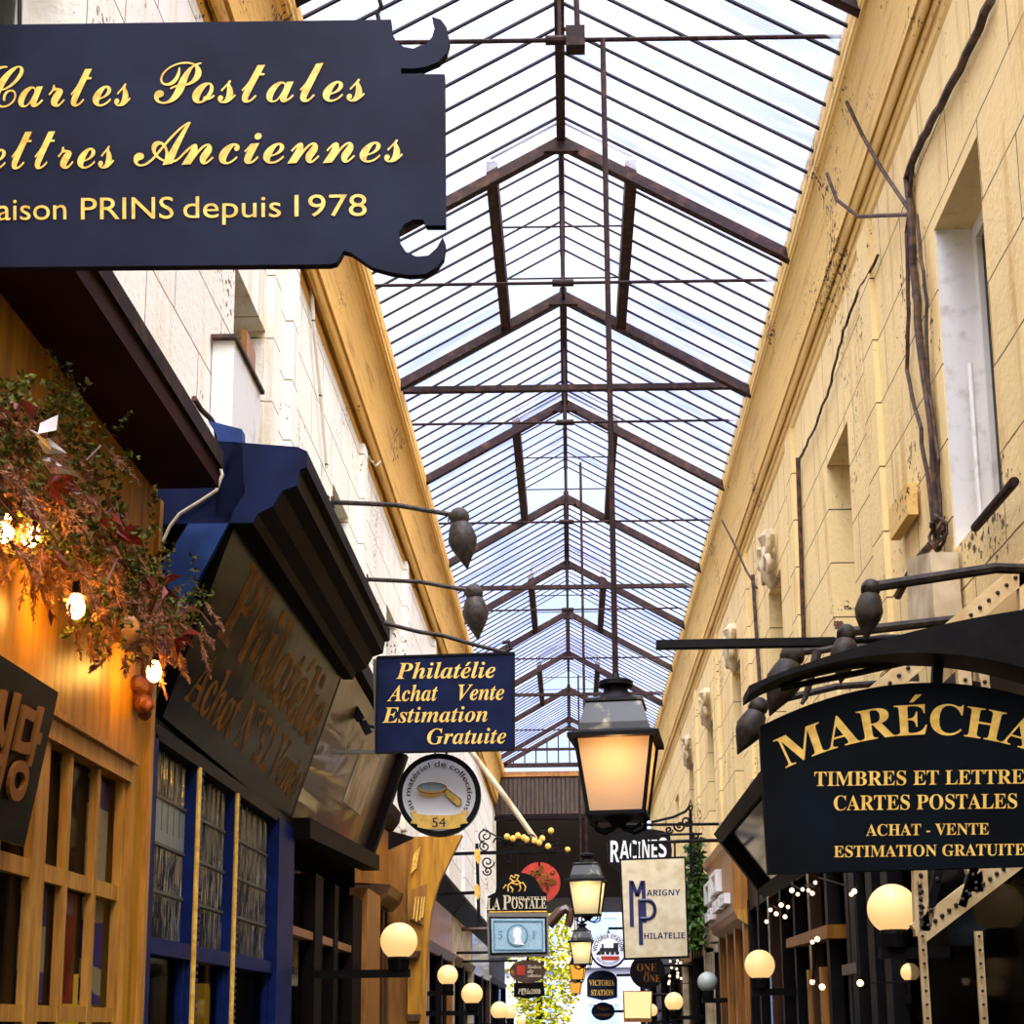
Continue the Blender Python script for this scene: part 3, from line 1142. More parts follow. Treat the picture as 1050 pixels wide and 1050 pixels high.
MB().bar(ctn + Vector((-.1, 0, .08)), ctf + Vector((-.1, .1, .08)), .3, .12).build('upper_cornice', 'darkbrown', b2)
yy = [onx(x, 950, FL).y for x in (299, 323, 331, 343, 347, 362, 371, 385)]
zt = zz(.98)
for a, c, mm in ((yy[1], yy[2], 'darkbrown'), (yy[3], yy[4], 'darkbrown'), (yy[5], yy[6], 'darkbrown'), (yy[6], yy[7], 'tanwood')):
    MB().box(FL - .1, FL + (.04 if mm == 'tanwood' else 0), a, c, 0, zt + (.1 if mm == 'tanwood' else 0)).build('pilaster', mm, b2)
for a, c in ((yy[0], yy[1]), (yy[2], yy[3]), (yy[4], yy[5])):
    MB().box(FL - .08, FL - .075, a, c, 0, zt).build('shop_pane', 'clearglass', b2)
    MB().box(FL - .09, FL - .01, a, c, zz(.55), zz(.6)).build('glazing_rail', 'tanwood', b2)
bp_ = MB().box(FL - .11, FL - .1, yy[0] + .02, yy[1] - .02, zz(.26), zz(.55)).build('window_sheet', 'cloth', b2)
MB().tube([Vector((FL - .088, yy[0] + .42 * (yy[1] - yy[0]) + a_, zz(b_))) for a_, b_ in ((0, .54), (.01, .48), (.06, .45), (.12, .445), (.13, .4))], .012, 6).build('black_emblem', 'inkblack', bp_)
write('ITA.BI', 'sansb', lambda u, v: Vector((FL - .09, yy[0] + .1 + u * (yy[1] - yy[0] - .2), zz(.33) + v * .045)), 'inkblack', bp_)
MB().box(FL - .6, FL - .58, yf, yy[7], 0, zz(1.9)).build('interior_wall', 'void', b2)
MB().box(FL - .2, FL - .18, yy[0] + .2, yy[1] - .1, zz(-.1), zz(.1)).build('display_lamp', 'yellow', b2)
fl = thing('floodlight', at(365, 738, 9.3), 'small black floodlight clipped over the brown board', 'lamp')
MB().bar(at(360, 722, 9.3), at(370, 738, 9.3), .05, .06).build('lamp_head', 'black', fl)
MB().bar(at(372, 740, 9.32), at(378, 752, 9.32), .04, .05).tube([at(366, 735, 9.32), at(374, 743, 9.32), at(385, 746, 9.32)], .012).build('lamp_arm', 'black', fl)

# tan fascia shop
b3 = thing('shopfront', (FL, 12.8, 0), 'tan panelled shopfront with moulded cornice beside the curved timber bracket', 'shopfront')
ya, yc = yy[7], 13.3
MB().box(FL - .18, FL - .02, ya, yc, zz(1.18), zz(1.75)).build('fascia', 'tanwood', b3)
MB().prof([(FL - .18, zz(1.75)), (FL + .02, zz(1.75)), (FL + .08, zz(1.83)), (FL + .1, zz(1.92)), (FL - .18, zz(1.98))], ya, yc).build('upper_cornice', 'darkbrown', b3)
MB().prof([(FL - .18, zz(1.02)), (FL + .03, zz(1.02)), (FL + .1, zz(1.1)), (FL + .12, zz(1.18)), (FL - .18, zz(1.2))], ya, yc).build('lower_cornice', 'brownwood', b3)
for k in range(4):
    y = ya + (yc - ya) * k / 3.0
    MB().box(FL - .1, FL - .02, y, y + .12, 0, zz(1.02)).build('door_post', 'brownwood' if k else 'tanwood', b3)
MB().box(FL - .08, FL - .075, ya + .1, yc, 0, zz(1.02)).build('shop_pane', 'shopglass', b3)
MB().box(FL - .18, FL - .16, ya, yc, 0, zz(1.02)).build('interior_wall', 'void', b3)
MB().box(FL - .13, FL - .12, ya + .3, ya + .7, zz(.1), zz(.35)).build('red_display', 'red', b3)

# curved timber bracket wing
ar = thing('timber_bracket', at(430, 1000, 13.4), 'orange timber wing with a concave curved edge beside a globe lamp', 'bracket')
b = MB()
b.px([(425, 858), (474, 856), (462, 880), (450, 905), (442, 935), (438, 970), (436, 1010), (435, 1075), (418, 1075), (418, 900)], 13.4, .12)
b.build('curved_edge', 'wood', ar)
b = MB()
b.px([(398, 872), (428, 858), (440, 900), (428, 960), (424, 1075), (396, 1075), (394, 960)], 13.55, .06)
b.build('side_panel', 'tanwood', ar)
pp = MB().px([(424, 876), (431, 868), (427, 890), (421, 896)], 13.36, .02).build('upper_plaque', 'gold', ar)
pp = MB().px([(422, 912), (438, 906), (434, 948), (420, 942)], 13.36, .02).build('lower_plaque', 'tanwood', ar)
gs = MB()
for x in (424, 427, 430.5, 433):
    gs.px([(x + 1.6, 920), (x + 3, 919), (x + .6, 946 - abs(x - 428)), (x - 1, 946 - abs(x - 428))], 13.34, .015)
gs.build('gilt_lettering', 'goldbright', pp)
for y in (975, 1040):
    MB().px([(417, y), (431, y), (429, y + 7), (419, y + 7)], 13.3, .1).build('foot_block', 'brownwood', ar)

# ------------------------------------------------------------------ further shops, both sides
def far_shop(side, y0, y1, wood, label, group=None, lit=False, top=1.75, proj=.18):
    s = side
    X = FL if s < 0 else FR
    o = s * .55
    t = thing('shopfront', (X, (y0 + y1) / 2, 0), label, 'shopfront', group)
    MB().box(X, X + s * .17, y0, y1, zz(.95), zz(top - .25)).build('fascia', wood, t)
    pr = [(X + s * .17, zz(top - .25)), (X, zz(top - .25)), (X - s * proj * .5, zz(top - .15)), (X - s * proj, zz(top - .05)), (X - s * proj, zz(top)), (X + s * .17, zz(top + .1))]
    if s > 0: pr = pr[::-1]
    MB().prof(pr, y0, y1).build('cornice', 'darkbrown', t)
    pr = [(X + s * .17, zz(.85)), (X, zz(.85)), (X - s * .06, zz(.95)), (X + s * .17, zz(.98))]
    if s > 0: pr = pr[::-1]
    MB().prof(pr, y0, y1).build('lower_moulding', wood, t)
    n = 2
    for k in range(n + 1):
        y = y0 + (y1 - y0 - .12) * k / n
        MB().box(X - s * .02, X + s * .1, y, y + .12, 0, zz(.9)).build('post', wood if k in (0, n) else 'blackwood', t)
    MB().box(X + s * .06, X + s * .065, y0, y1, 0, zz(.9)).build('shop_pane', 'shopglass', t)
    MB().box(X + s * .15, X + s * .17, y0, y1, 0, zz(.95)).build('interior_wall', 'void', t)
    if lit:
        for k in range(3):
            y = y0 + (y1 - y0) * (k + .4) / 3
            MB().box(X + s * .17, X + s * .172, y, y + .3, zz(random.uniform(-.4, 0)), zz(random.uniform(.2, .6))).build('lit_display', 'lit', t)
    return t


far_shop(-1, 13.7, 16.6, 'stone', 'grey-white stone shopfront just beyond the curved timber bracket')
far_shop(-1, 16.7, 20.2, 'tanwood', 'tan wood shopfront behind the stamp-picture sign on the left', lit=True)
far_shop(-1, 20.3, 24.2, 'stone', 'pale shopfront deep on the left behind the stacked small globes')
far_shop(-1, 24.3, 29.2, 'brownwood', 'brown shopfront deep on the left near the hanging oval signs')
far_shop(-1, 29.3, 36.0, 'darkbrown', 'darkest last shopfront on the left before the street')
far_shop(1, 18.2, 22.0, 'stone', 'pale shopfront on the right behind the cream monogram sign', lit=True)
far_shop(1, 22.1, 27.5, 'blackwood', 'black shopfront on the right behind the round dark sign', lit=True)
far_shop(1, 27.6, 36.0, 'darkbrown', 'last dark shopfront on the right before the street', lit=True)

# tan shop with projecting fascia box, white letters
t3 = thing('shopfront', (FR, 15, 0), 'tan shopfront with projecting fascia and white letters beside the ivy', 'shopfront')
yn3, yf3 = onx(751, 900, 1.5).y, onx(726, 900, 1.5).y
MB().box(1.5, 1.95, yn3, yf3, zz(1.0), zz(1.62)).build('fascia_box', 'tanwood', t3)
MB().prof([(1.95, zz(1.72)), (1.44, zz(1.70)), (1.46, zz(1.64)), (1.5, zz(1.6)), (1.95, zz(1.6))], yn3 - .05, yf3).build('fascia_cap', 'wood2', t3)
MB().prof([(1.95, zz(1.02)), (1.5, zz(1.02)), (1.53, zz(.94)), (1.62, zz(.88)), (1.95, zz(.86))], yn3 - .04, yf3).build('fascia_base', 'wood2', t3)
for f0, f1, z0, z1 in ((.03, .3, 1.24, 1.46), (.32, .6, 1.28, 1.5), (.04, .16, 1.05, 1.15), (.18, .32, 1.05, 1.17), (.40, .52, 1.09, 1.2), (.54, .66, 1.09, 1.2), (.68, .80, 1.1, 1.21), (.82, .9, 1.1, 1.2)):
    ya_, yb_ = yf3 + (yn3 - yf3) * f0, yf3 + (yn3 - yf3) * f1
    w_ = abs(ya_ - yb_)
    q = MB().box(1.44, 1.5, ya_, ya_ - w_ * .3, zz(z0), zz(z1)).box(1.44, 1.5, ya_ - w_ * .3, yb_, zz(z1 - .035), zz(z1)) \
        .box(1.44, 1.5, ya_ - w_ * .3, yb_, zz(z0), zz(z0 + .035)).box(1.44, 1.5, yb_ + w_ * .2, yb_, zz(z0 + .035), zz(z1 - .035))
    q.build('block_letter', 'whiteletter', t3)
for k in range(4):
    y = yn3 + (yf3 - yn3) * k / 3.2
    MB().box(FR - .06, FR + .1, y, y + .13, 0, zz(.9)).build('post', 'tanwood', t3)
MB().box(FR + .05, FR + .055, yn3, yf3, 0, zz(.9)).build('shop_pane', 'shopglass', t3)
MB().box(FR + .5, FR + .52, yn3, yf3, 0, zz(1.2)).build('interior_wall', 'void', t3)
MB().box(FR + .3, FR + .32, yn3 + .5, yn3 + .9, zz(-.2), zz(.5)).build('lit_display', 'lit', t3)

# bar with dark front and slanted mirror board
t4 = thing('shopfront', (FR, 11.5, 0), 'black bar front with slanted framed mirror board and brass posts', 'shopfront')
mbf = onx(787, 912, FR)
mtf = at(742, 855, mbf.y)
mbn = Vector((mbf.x, mbf.y - 3.1, mbf.z))
mtn = Vector((mtf.x, mtf.y - 3.1, mtf.z))
nm = (mtn - mbn).cross(mbf - mbn).normalized()
if nm.x > 0: nm = -nm
mirror = mat('dark_mirror', (90, 66, 44), .08, metal=.7, col2=(30, 22, 16), scale=2.2, stretch=(2, 1, 2), lo=.42, hi=.6)
MB().prism([mbn, mbf, mtf, mtn], -nm * .05).build('mirror_board', mirror, t4)
fm = MB()
for a, c in ((mbn, mbf), (mbf, mtf), (mtf, mtn), (mtn, mbn)):
    fm.bar(a + nm * .02, c + nm * .02, .1, .1, nm)
fm.build('mirror_frame', 'blackwood', t4)
ybn, ybf = 8.6, yn3 - .06
for k in range(8):
    y = ybn + (ybf - ybn - .1) * k / 7
    MB().box(FR - .03, FR + .1, y, y + .1, 0, zz(1.1)).build('post', ('blackwood', 'blackwood', 'brownwood')[k % 3], t4)
MB().box(FR - .02, FR + .3, ybn, ybf, zz(1.0), zz(1.6)).build('fascia', 'blackwood', t4)
MB().box(FR + .05, FR + .055, ybn, ybf, 0, zz(1.0)).build('shop_pane', 'shopglass', t4)
MB().box(FR + .6, FR + .62, ybn, ybf, 0, zz(1.2)).build('interior_wall', 'void', t4)
for k in range(5):
    y = ybn + .35 + (ybf - ybn) * k / 5.2
    MB().box(FR + .25, FR + .27, y, y + .16, zz(-.3), zz(.18 + .1 * (k % 2))).build('lit_display', 'lit', t4)
MB().prism([onx(806, 963, 1.58), onx(848, 948, 1.58), onx(848, 962, 1.58), onx(806, 972, 1.58)], (.12, 0, 0)).build('door_head', 'tanwood', t4)
for x in (828, 841):
    q = onx(x, 1000, 1.6)
    MB().box(1.6, 1.66, q.y - .04, q.y + .04, 0, zz(.34)).build('brass_post', 'tanwood', t4)

# near black shop on the right, iron frame
t5 = thing('shopfront', (FR, 6.5, 0), 'black glazed shopfront with riveted cream straps below the arched sign', 'shopfront')
MB().box(FR + .35, FR + .4, 2.5, 8.3, 0, zz(1.42)).build('interior_wall', 'void', t5)
for x in (889, 908, 925):
    q = onx(x, 1000, FR)
    MB().box(FR - .05, FR + .06, q.y, q.y + .16, 0, zz(1.4)).build('post', 'blackwood', t5)
MB().box(FR + .03, FR + .035, 4.5, 8.3, 0, zz(.9)).build('shop_pane', 'darkglass', t5)
MB().box(FR - .04, FR + .1, 2.5, 8.3, zz(.9), zz(1.42)).build('fascia', 'blackwood', t5)
q = onx(880, 993, FR - .02)
MB().box(FR - .06, FR + .02, q.y - .1, q.y + .3, q.z - .03, q.z + .03).build('cross_rail', 'lead', t5)
for x, mm in ((896, 'lit'), (931, 'lit')):
    q = onx(x, 1020, FR + .12)
    MB().box(FR + .1, FR + .12, q.y - .1, q.y + .06, q.z - .1, q.z + .22).build('lit_display', mm, t5)
for x in (948, 1006):
    q = at(x, 1000, 5.3)
    stp = MB().bar(at(x - 3, 955, 5.3), at(x + 5, 1080, 5.3), .02, .026, (1, 0, 0)).build('iron_strap', 'iron_cream', t5)
    rv = MB()
    for k in range(8):
        rv.sphere(at(x - 2 + k * .9, 960 + k * 14, 5.28), .006, 8, 5)
    rv.build('rivet_row', 'rivet', stp)

# riveted iron truss behind the arched sign
ts = thing('iron_truss', at(1040, 800, 5.35), 'cream riveted iron lattice truss rising behind the arched shop sign', 'truss')
TY = 5.35
def strip(a, c, w, name, rivets, m='iron_cream'):
    A, B = at(*a, TY), at(*c, TY)
    o = MB().bar(A, B, .04, w, (0, 0, 1)).build(name, m, ts)
    rv = MB()
    for k in range(rivets):
        p = A.lerp(B, (k + .5) / rivets)
        rv.sphere(p + Vector((0, -.022, 0)), .0085, 8, 5)
    if rivets:
        rv.build('rivet_row', 'rivet', o)
    return o
strip((940, 958), (1120, 820), .08, 'lower_chord', 26)
strip((860, 745), (1080, 560), .075, 'upper_chord', 24)
strip((942, 905), (944, 960), .045, 'upright', 8)
strip((945, 955), (935, 700), .05, 'upright', 16)
strip((1000, 915), (985, 640), .05, 'upright', 16)
strip((950, 950), (1000, 700), .03, 'lattice_bar', 8, 'black')
strip((1000, 910), (940, 720), .03, 'lattice_bar', 8)
strip((985, 930), (1060, 700), .03, 'lattice_bar', 8, 'black')
strip((1045, 880), (1000, 660), .03, 'lattice_bar', 8)
strip((1060, 870), (1050, 590), .05, 'upright', 14)
MB().prism([at(1120, 820, TY + .1), at(1000, 915, TY + .1), at(1000, 640, TY + .1), at(1120, 540, TY + .1)], (0, .03, 0)).build('web_plate', 'iron_cream', ts)

# ------------------------------------------------------------------ signs: big dark blue board, top left
sY = 3.6
s1 = thing('hanging_sign', at(200, 272, sY), 'big dark blue board with gold script and scrolled end, top left', 'sign')
out = [(-130, 27), (401, 20), (402, 34), (406, 42), (414, 48), (425, 50), (436, 46), (443, 38), (446, 28), (443, 17), (452, 20), (458, 28), (461, 42),
       (458, 54), (450, 63), (438, 68), (425, 70), (411, 70), (411, 76), (456, 76), (457, 231), (437, 231), (434, 225), (424, 225), (414, 230), (409, 238),
       (410, 249), (416, 258), (427, 263), (439, 262), (448, 254), (454, 243), (457, 251), (455, 264), (448, 274), (436, 281), (420, 282),
       (400, 279), (382, 274), (370, 266), (360, 259), (352, 257), (349, 263), (345, 269), (338, 271), (-130, 275)]
board = MB().px(out, sY, .025).build('board', 'navy', s1)
for txt, x0, x1, yb, cap in (('Cartes', -14, 134, 110, 42), ('Postales', 158, 374, 106, 42), ('Lettres', -44, 117, 174, 42), ('Anciennes', 137, 413, 169, 42)):
    write(txt, 'sc', line(x0, x1, yb, cap, sY - .003, -.012), 'gold', board)
for txt, x0, x1, yb in (('Maison', -29, 68, 226), ('PRINS', 83, 178, 225), ('depuis', 188, 288, 223.5), ('1978', 302, 376, 222)):
    write(txt, 'sans', line(x0, x1, yb, 22, sY - .003, -.012), 'gold', board)
MB().tube([at(389, 24, sY + .012), at(387, 14, sY + .012), at(391, 6, sY + .012), at(388, -4, sY + .012), at(388, -40, sY + .012)], .006, 8).build('hook', 'black', s1)
MB().tube([at(20, 28, sY + .012), at(20, -40, sY + .012)], .006, 8).build('hook', 'black', s1)
pa = at(420, -40, sY + .012)
MB().tube([pa, Vector((WL - .02, pa.y, pa.z))], .014, 8).build('bracket_arm', 'black', s1)

# arched black sign on the right
mY = 4.3
s2 = thing('hanging_sign', at(948, 890, mY), 'black arched shop sign with gold serif lettering and visor, right', 'sign')
out = [(779, 745)]
for k in range(25):
    u = k / 24
    x = 779 + (1117 - 779) * u
    out.append((x, 745 - 6 * u - 42 * (1 - (2 * u - 1) ** 2)))
out += [(1117, 886), (788, 896)]
board = MB().px(out, mY, .04).build('board', mat('black_enamel', (9, 12, 15), .6, col2=(10, 20, 27), scale=3, spec=.06), s2)
uR = 326
def marc(u, v):
    a = (u - .5) * 292 / uR
    c = 31
    return at(947 + (uR + v * c) * math.sin(a), 753 + uR - (uR + v * c) * math.cos(a) - (u - .5) * 5, mY - .003)
write('MARÉCHAL', 'sb', marc, 'goldbright', board)
for txt, x0, x1, yb, cap in (('TIMBRES ET LETTRES', 835, 1062, 806, 14.5), ('CARTES POSTALES', 855, 1043, 831, 15), ('ACHAT - VENTE', 888, 1014, 857, 11.5),
                             ('ESTIMATION GRATUITE', 855, 1051, 879, 11.5)):
    write(txt, 'sb', line(x0, x1, yb, cap, mY - .003, -.012), 'goldbright', board)
vis = []
N = 22
for k in range(N + 1):
    u = k / N
    vis.append((768 + 420 * u, 703 - 96 * math.sin(PI * (u * .5)) ** .9 + (10 * u)))
for k in range(N, -1, -1):
    u = k / N
    vis.append((768 + 420 * u, 712 - 50 * math.sin(PI * min(1, u * 1.02)) ** .75 + (36 * u * u)))
MB().px(vis, mY - .12, .16).build('visor', 'black', s2)
MB().tube([at(800, 706, mY + .03), at(880, 690, mY + .03), at(960, 672, mY + .03), at(1003, 664, mY + .03)], .01, 8).build('stay_rod', 'birdiron', s2)
for x in (960, 1085):
    MB().bar(at(x, 705, mY + .02), at(x + 3, 655, mY + .02), .03, .03, (0, 1, 0)).build('hanger', 'black', s2)
pa = at(1010, 660, mY + .05)
MB().tube([pa, Vector((FR, pa.y, pa.z + .05))], .02, 8).build('wall_arm', 'black', s2)

# plain flat bar sign seen edge-on
hb = thing('iron_bar', at(760, 659, 6.4), 'long thin dark metal bar projecting over the passage, right', 'bar')
MB().prism([at(673, 656, 6.4), at(673, 664, 6.4), at(856, 661, 6.4), at(856, 653, 6.4)][::-1], (0, .05, 0)).build('flat_bar', 'black', hb)
MB().tube([at(850, 657, 6.5), at(905, 655, 6.5), Vector((FR + .1, 6.5, at(905, 655, 6.5).z))], .015, 8).build('bar_rod', 'black', hb)

# ------------------------------------------------------------------ blue Philatelie sign, left
pY = 8.0
s3 = thing('hanging_sign', at(457, 770, pY), 'blue rectangular sign with four lines of gold lettering, left of lantern', 'sign')
board = MB().px([(387, 674), (527, 669.5), (527, 769), (386, 772)], pY, .03).build('board', 'navy2', s3)
rim = MB()
cs = [(387, 674), (527, 669.5), (527, 769), (386, 772)]
for i in range(4):
    rim.bar(at(*cs[i], pY), at(*cs[(i + 1) % 4], pY), .012, .012)
rim.build('rim', 'black', s3)
for txt, x0, x1, yb, cap in (('Philatélie', 406, 508, 696, 16), ('Achat', 397, 449, 719, 16), ('Vente', 470, 517, 718, 16), ('Estimation', 392, 500, 741, 15.5), ('Gratuite', 438, 519, 763, 15.5)):
    write(txt, 'bi', line(x0, x1, yb, cap, pY - .003, -.012), 'goldbright', board)
MB().tube([at(394, 639, pY + .015), at(430, 648, pY + .015), at(455, 652, pY + .015), at(490, 662, pY + .015), at(518, 669, pY + .015), at(524, 665, pY + .015), at(522, 658, pY + .015),
           at(515, 659, pY + .015)], .012, 8).build('bracket_rod', 'birdiron', s3)
MB().bar(at(338, 771, pY + .015), at(388, 771, pY + .015), .02, .02).build('lower_stay', 'lead', s3)
MB().bar(at(384, 676, pY + .015), at(386, 771, pY + .015), .016, .016).build('side_rail', 'lead', s3)

# round sign 54
rY = 8.3
s4 = thing('hanging_sign', at(450, 858, rY), 'round white sign with black rim, magnifying glass and number 54', 'sign')
rim = MB().px(disc(450, 815, 43, 42.5), rY, .05).build('rim', 'blackgloss', s4)
face = MB().px(disc(450, 815, 37.5, 37), rY - .006, .01).build('face', 'white', s4)
write('au matériel de collections', 'sans', arc(450, 815, 29.2, 211, -31, 5.4, rY - .009), 'inkblack', face, bold=.008)
rb = MB().px([(420, 833), (427, 831), (427, 834), (437, 836), (463, 836), (473, 834), (473, 831), (481, 832), (477, 838), (480, 844), (472, 845), (472, 848), (463, 850), (437, 850), (428, 848), (428, 845), (421, 844), (424, 838)], rY - .014, .008).build('gold_ribbon', 'goldbright', s4)
write('54', 'sansb', line(443, 457, 848, 10, rY - .017), 'inkblack', rb)
ln = MB()
ln.px(disc(443, 808, 15, 5.5, 30), rY - .012, .004)
ln.build('lens_rim', 'goldbright', face)
ln = MB().px(disc(443, 807, 13.3, 4.2, 30), rY - .014, .004).build('lens', 'stamp', face)
MB().px([(429, 809), (431, 815), (440, 818), (450, 816), (457, 811), (457, 808), (450, 812.5), (441, 813.5), (433, 812)], rY - .0145, .004).build('lens_side', 'goldbright', face)
MB().px([(456, 811), (459, 809), (473, 820), (473, 826), (468, 826), (456, 815)], rY - .012, .006).build('handle', 'goldbright', face)
gl = MB()
for poly in (disc(443, 808, 15, 5.5, 30),):
    gl.tube([at(x, y, rY - .016) for x, y in poly + poly[:1]], .0024, 5)
gl.tube([at(x, y, rY - .016) for x, y in ((456, 811), (459, 809), (473, 820), (473, 826), (468, 826), (456, 815), (456, 811))], .0024, 5)
gl.build('outline', 'inkblack', face)
MB().tube([at(446, 773, rY), at(446, 766, pY + .04)], .006, 6).tube([at(458, 773, rY), at(458, 766, pY + .04)], .006, 6).build('hanging_link', 'black', s4)

# ------------------------------------------------------------------ stamp-picture sign with its iron bracket
lY = 14
s5 = thing('hanging_sign', at(531, 982, lY), 'black arched sign with gold rider above a pale blue stamp picture', 'sign')
arch = [(499, 936), (500, 919), (508, 915), (509, 909), (512, 903), (518, 898), (525, 895.5), (532, 894.5), (539, 895.5), (545, 898), (550, 902), (553, 908), (555, 913), (561, 916), (561.5, 936)]
top = MB().px(arch, lY, .06).build('arched_board', 'blackgloss', s5)
fr5 = MB().px([(499, 936), (561.5, 936), (563, 980.5), (500.5, 982)], lY - .005, .07).build('frame', mat('grey_frame', (120, 116, 108), .5), s5)
MB().px([(501.5, 940), (560.5, 940), (561, 978), (502.5, 979.5)], lY - .012, .02).build('inner_frame', 'blackgloss', s5)
stm = MB().px([(503.5, 942), (558.5, 942), (559, 976), (504.5, 977)], lY - .02, .02).build('stamp_picture', 'stamp', s5)
MB().px(disc(530.5, 959.5, 11, 12), lY - .024, .004).build('oval_frame', 'stampdark', stm)
MB().px(disc(530.5, 959.5, 9.3, 10.2), lY - .028, .004).build('oval_ground', 'stamp', stm)
MB().px([(527, 968), (528, 962), (525.5, 960), (526.5, 957), (526, 954), (529, 951), (533, 951), (535, 955), (534, 960), (535, 966), (538, 969)], lY - .031, .003).build('profile_head', 'white', stm)
write('5', 'sb', line(511, 515, 963, 8, lY - .024), 'stampdark', stm)
write('F', 'sb', line(546, 550, 963, 8, lY - .024), 'stampdark', stm)
bd = MB()
for a, c in (((506, 944.5), (556.5, 944.5)), ((506, 974), (556.5, 974)), ((506.5, 944), (507, 974)), ((556, 944), (556.5, 974))):
    bd.bar(at(*a, lY - .022), at(*c, lY - .022), .008, .012)
bd.build('border_line', 'stampdark', stm)
write('LA', 'sb', line(499.5, 513, 933, 12, lY - .004), 'cloth', top)
write('P', 'sb', line(515.5, 524, 932.5, 14.5, lY - .004), 'cloth', top)
write('OSTALE', 'sb', line(524.5, 560.5, 931.5, 10, lY - .004), 'cloth', top)
write('PHILATELIE', 'sansb', line(525, 560, 922.6, 3.2, lY - .004), 'cloth', top)
MB().bar(at(501, 935, lY - .004), at(561, 934.5, lY - .004), .004, .012).build('gold_rule', 'gold', top)
rd = MB()
for pts in ([(521, 914), (521, 908), (524, 905), (527, 904)], [(527, 904), (523, 901), (524, 898), (528, 900), (528, 897), (532, 898), (530, 902)],
            [(524, 905), (530, 907), (536, 905), (539, 909), (538, 914)], [(527, 904), (531, 903), (534, 906)], [(523, 909), (526, 912), (525, 915)], [(533, 907), (534, 911), (532, 914)],
            [(519, 907), (516, 911)]):
    rd.tube([at(x, y, lY - .006) for x, y in pts], .008, 6)
rd.build('gold_rider', 'gold', top)
b5 = thing('sign_bracket', at(491, 873, lY + .03), 'wrought iron bracket with scrolls and gold leaves over the stamp sign', 'bracket')
bY = lY + .03
MB().bar(at(455, 876, bY), at(584, 871.5, bY), .03, .03).build('top_bar', 'black', b5)
MB().bar(at(489, 865, bY), at(491, 944, bY), .03, .03, (0, 1, 0)).build('drop_post', 'black', b5)
MB().bar(at(440, 918, bY), at(490, 915, bY), .03, .03).build('lower_bar', 'black', b5)
for y0_, y1_ in ((870, 886), (906, 923)):
    MB().px([(486, y0_ + 3), (489, y0_), (492, y0_ + 3), (492.5, y1_ - 5), (490, y1_), (487, y1_ - 5)], bY - .03, .05).build('gold_tip', 'gold', b5)
MB().sphere(at(582, 871.5, bY), .03, 12, 8).build('end_knob', 'gold', b5, True)
sp_ = MB()
for cx_, cy_, r_, a0, sg in ((498, 857, 8, PI / 2, 1), (497, 868, 6, -PI / 2, -1), (512, 864, 6, PI, 1), (524, 866, 6, 0, -1), (545, 862, 7, PI, 1), (556, 857, 7, PI / 2, -1), (566, 865, 6, 0, 1), (522, 880, 5, 0, 1), (500, 884, 7, 0, 1), (500, 893, 5, PI, -1), (572, 868, 4, PI, 1)):
    sp_.tube(spiral(cx_, cy_, r_, 1.5, a0, bY, sgn=sg), .008, 6)
sp_.tube([at(x, y, bY) for x, y in ((495, 850), (510, 858), (525, 866), (545, 866), (560, 852), (570, 850), (575, 868))], .008, 6)
sp_.build('scrollwork', 'black', b5)
lf = MB()
for x, y in ((520, 858), (526, 860), (531, 857), (537, 859), (540, 861), (548, 862), (553, 864), (556, 860), (562, 868), (565, 852)):
    lf.sphere(at(x, y, bY - .03), .03, 10, 6, 1, .5, 1.1)
lf.build('gold_leaf', 'goldbright', b5, True)
MB().tube([at(531, 895, lY + .03), at(531, 874, bY)], .008, 6).build('hanging_chain', 'black', b5)

# red disc behind
rdY = 17.5
s6 = thing('hanging_sign', at(553, 926, rdY), 'round red sign with gold ornament hanging behind the arched black sign', 'sign')
face = MB().px(disc(553, 905, 21.5, 21), rdY, .06).build('disc', 'red', s6)
mo = MB()
for k in range(26):
    a = random.uniform(0, 2 * PI)
    q = random.random() ** .5 * 13
    mo.tube(spiral(556 + q * math.cos(a), 901 + q * math.sin(a) * .9, 2.4, .9, a, rdY - .01, n=8), .012, 5)
mo.build('gold_ornament', 'golddim', face)
for x, x2 in ((540, 538), (553, 553), (565, 562)):
    MB().tube([at(x, 888, rdY), at(x2, 875, rdY)], .012, 6).build('hanging_chain', 'black', s6)
pa = at(538, 874.5, rdY)
MB().tube([at(570, 873.5, rdY), Vector((FL, rdY, pa.z))], .018, 8).build('bracket_arm', 'black', s6)

# dark oval signs below
oY = 21
s7 = thing('hanging_sign', at(541, 1005, oY), 'dark oval sign with small red emblem under the stamp picture', 'sign')
f7 = MB().px(disc(541, 996, 18.5, 12), oY, .06).build('oval_board', 'brownwood', s7)
MB().px([(530, 990), (538, 990), (538, 1000), (530, 1000)], oY - .01, .01).build('red_emblem', 'red', f7)
for txt, y in (('Timbres', 993), ('de', 997.5), ('collection', 1002)):
    write(txt, 'bi', line(541, 555 if len(txt) > 2 else 547, y, 3.4, oY - .005), 'cloth', f7)
MB().tube([at(541, 985, oY), at(541, 976, oY), Vector((FL, oY, at(541, 976, oY).z))], .02, 8).build('bracket_arm', 'black', s7)
s8 = thing('hanging_sign', at(541, 1020, oY + .6), 'small black sign with curved pale lettering, lowest under the oval sign', 'sign')
f8 = MB().px([(527, 1008), (557, 1007), (559, 1021), (541, 1024), (527, 1022)], oY + .6, .05).build('board', 'blackgloss', s8)
write('Phila2000', 'it', line(531, 554, 1019, 5, oY + .595), 'cloth', f8, bold=.02)
MB().tube([at(530, 1008, oY + .6), at(530, 985, oY + .6), Vector((FL, oY + .6, at(530, 985, oY + .6).z))], .018, 8).build('bracket_arm', 'black', s8)
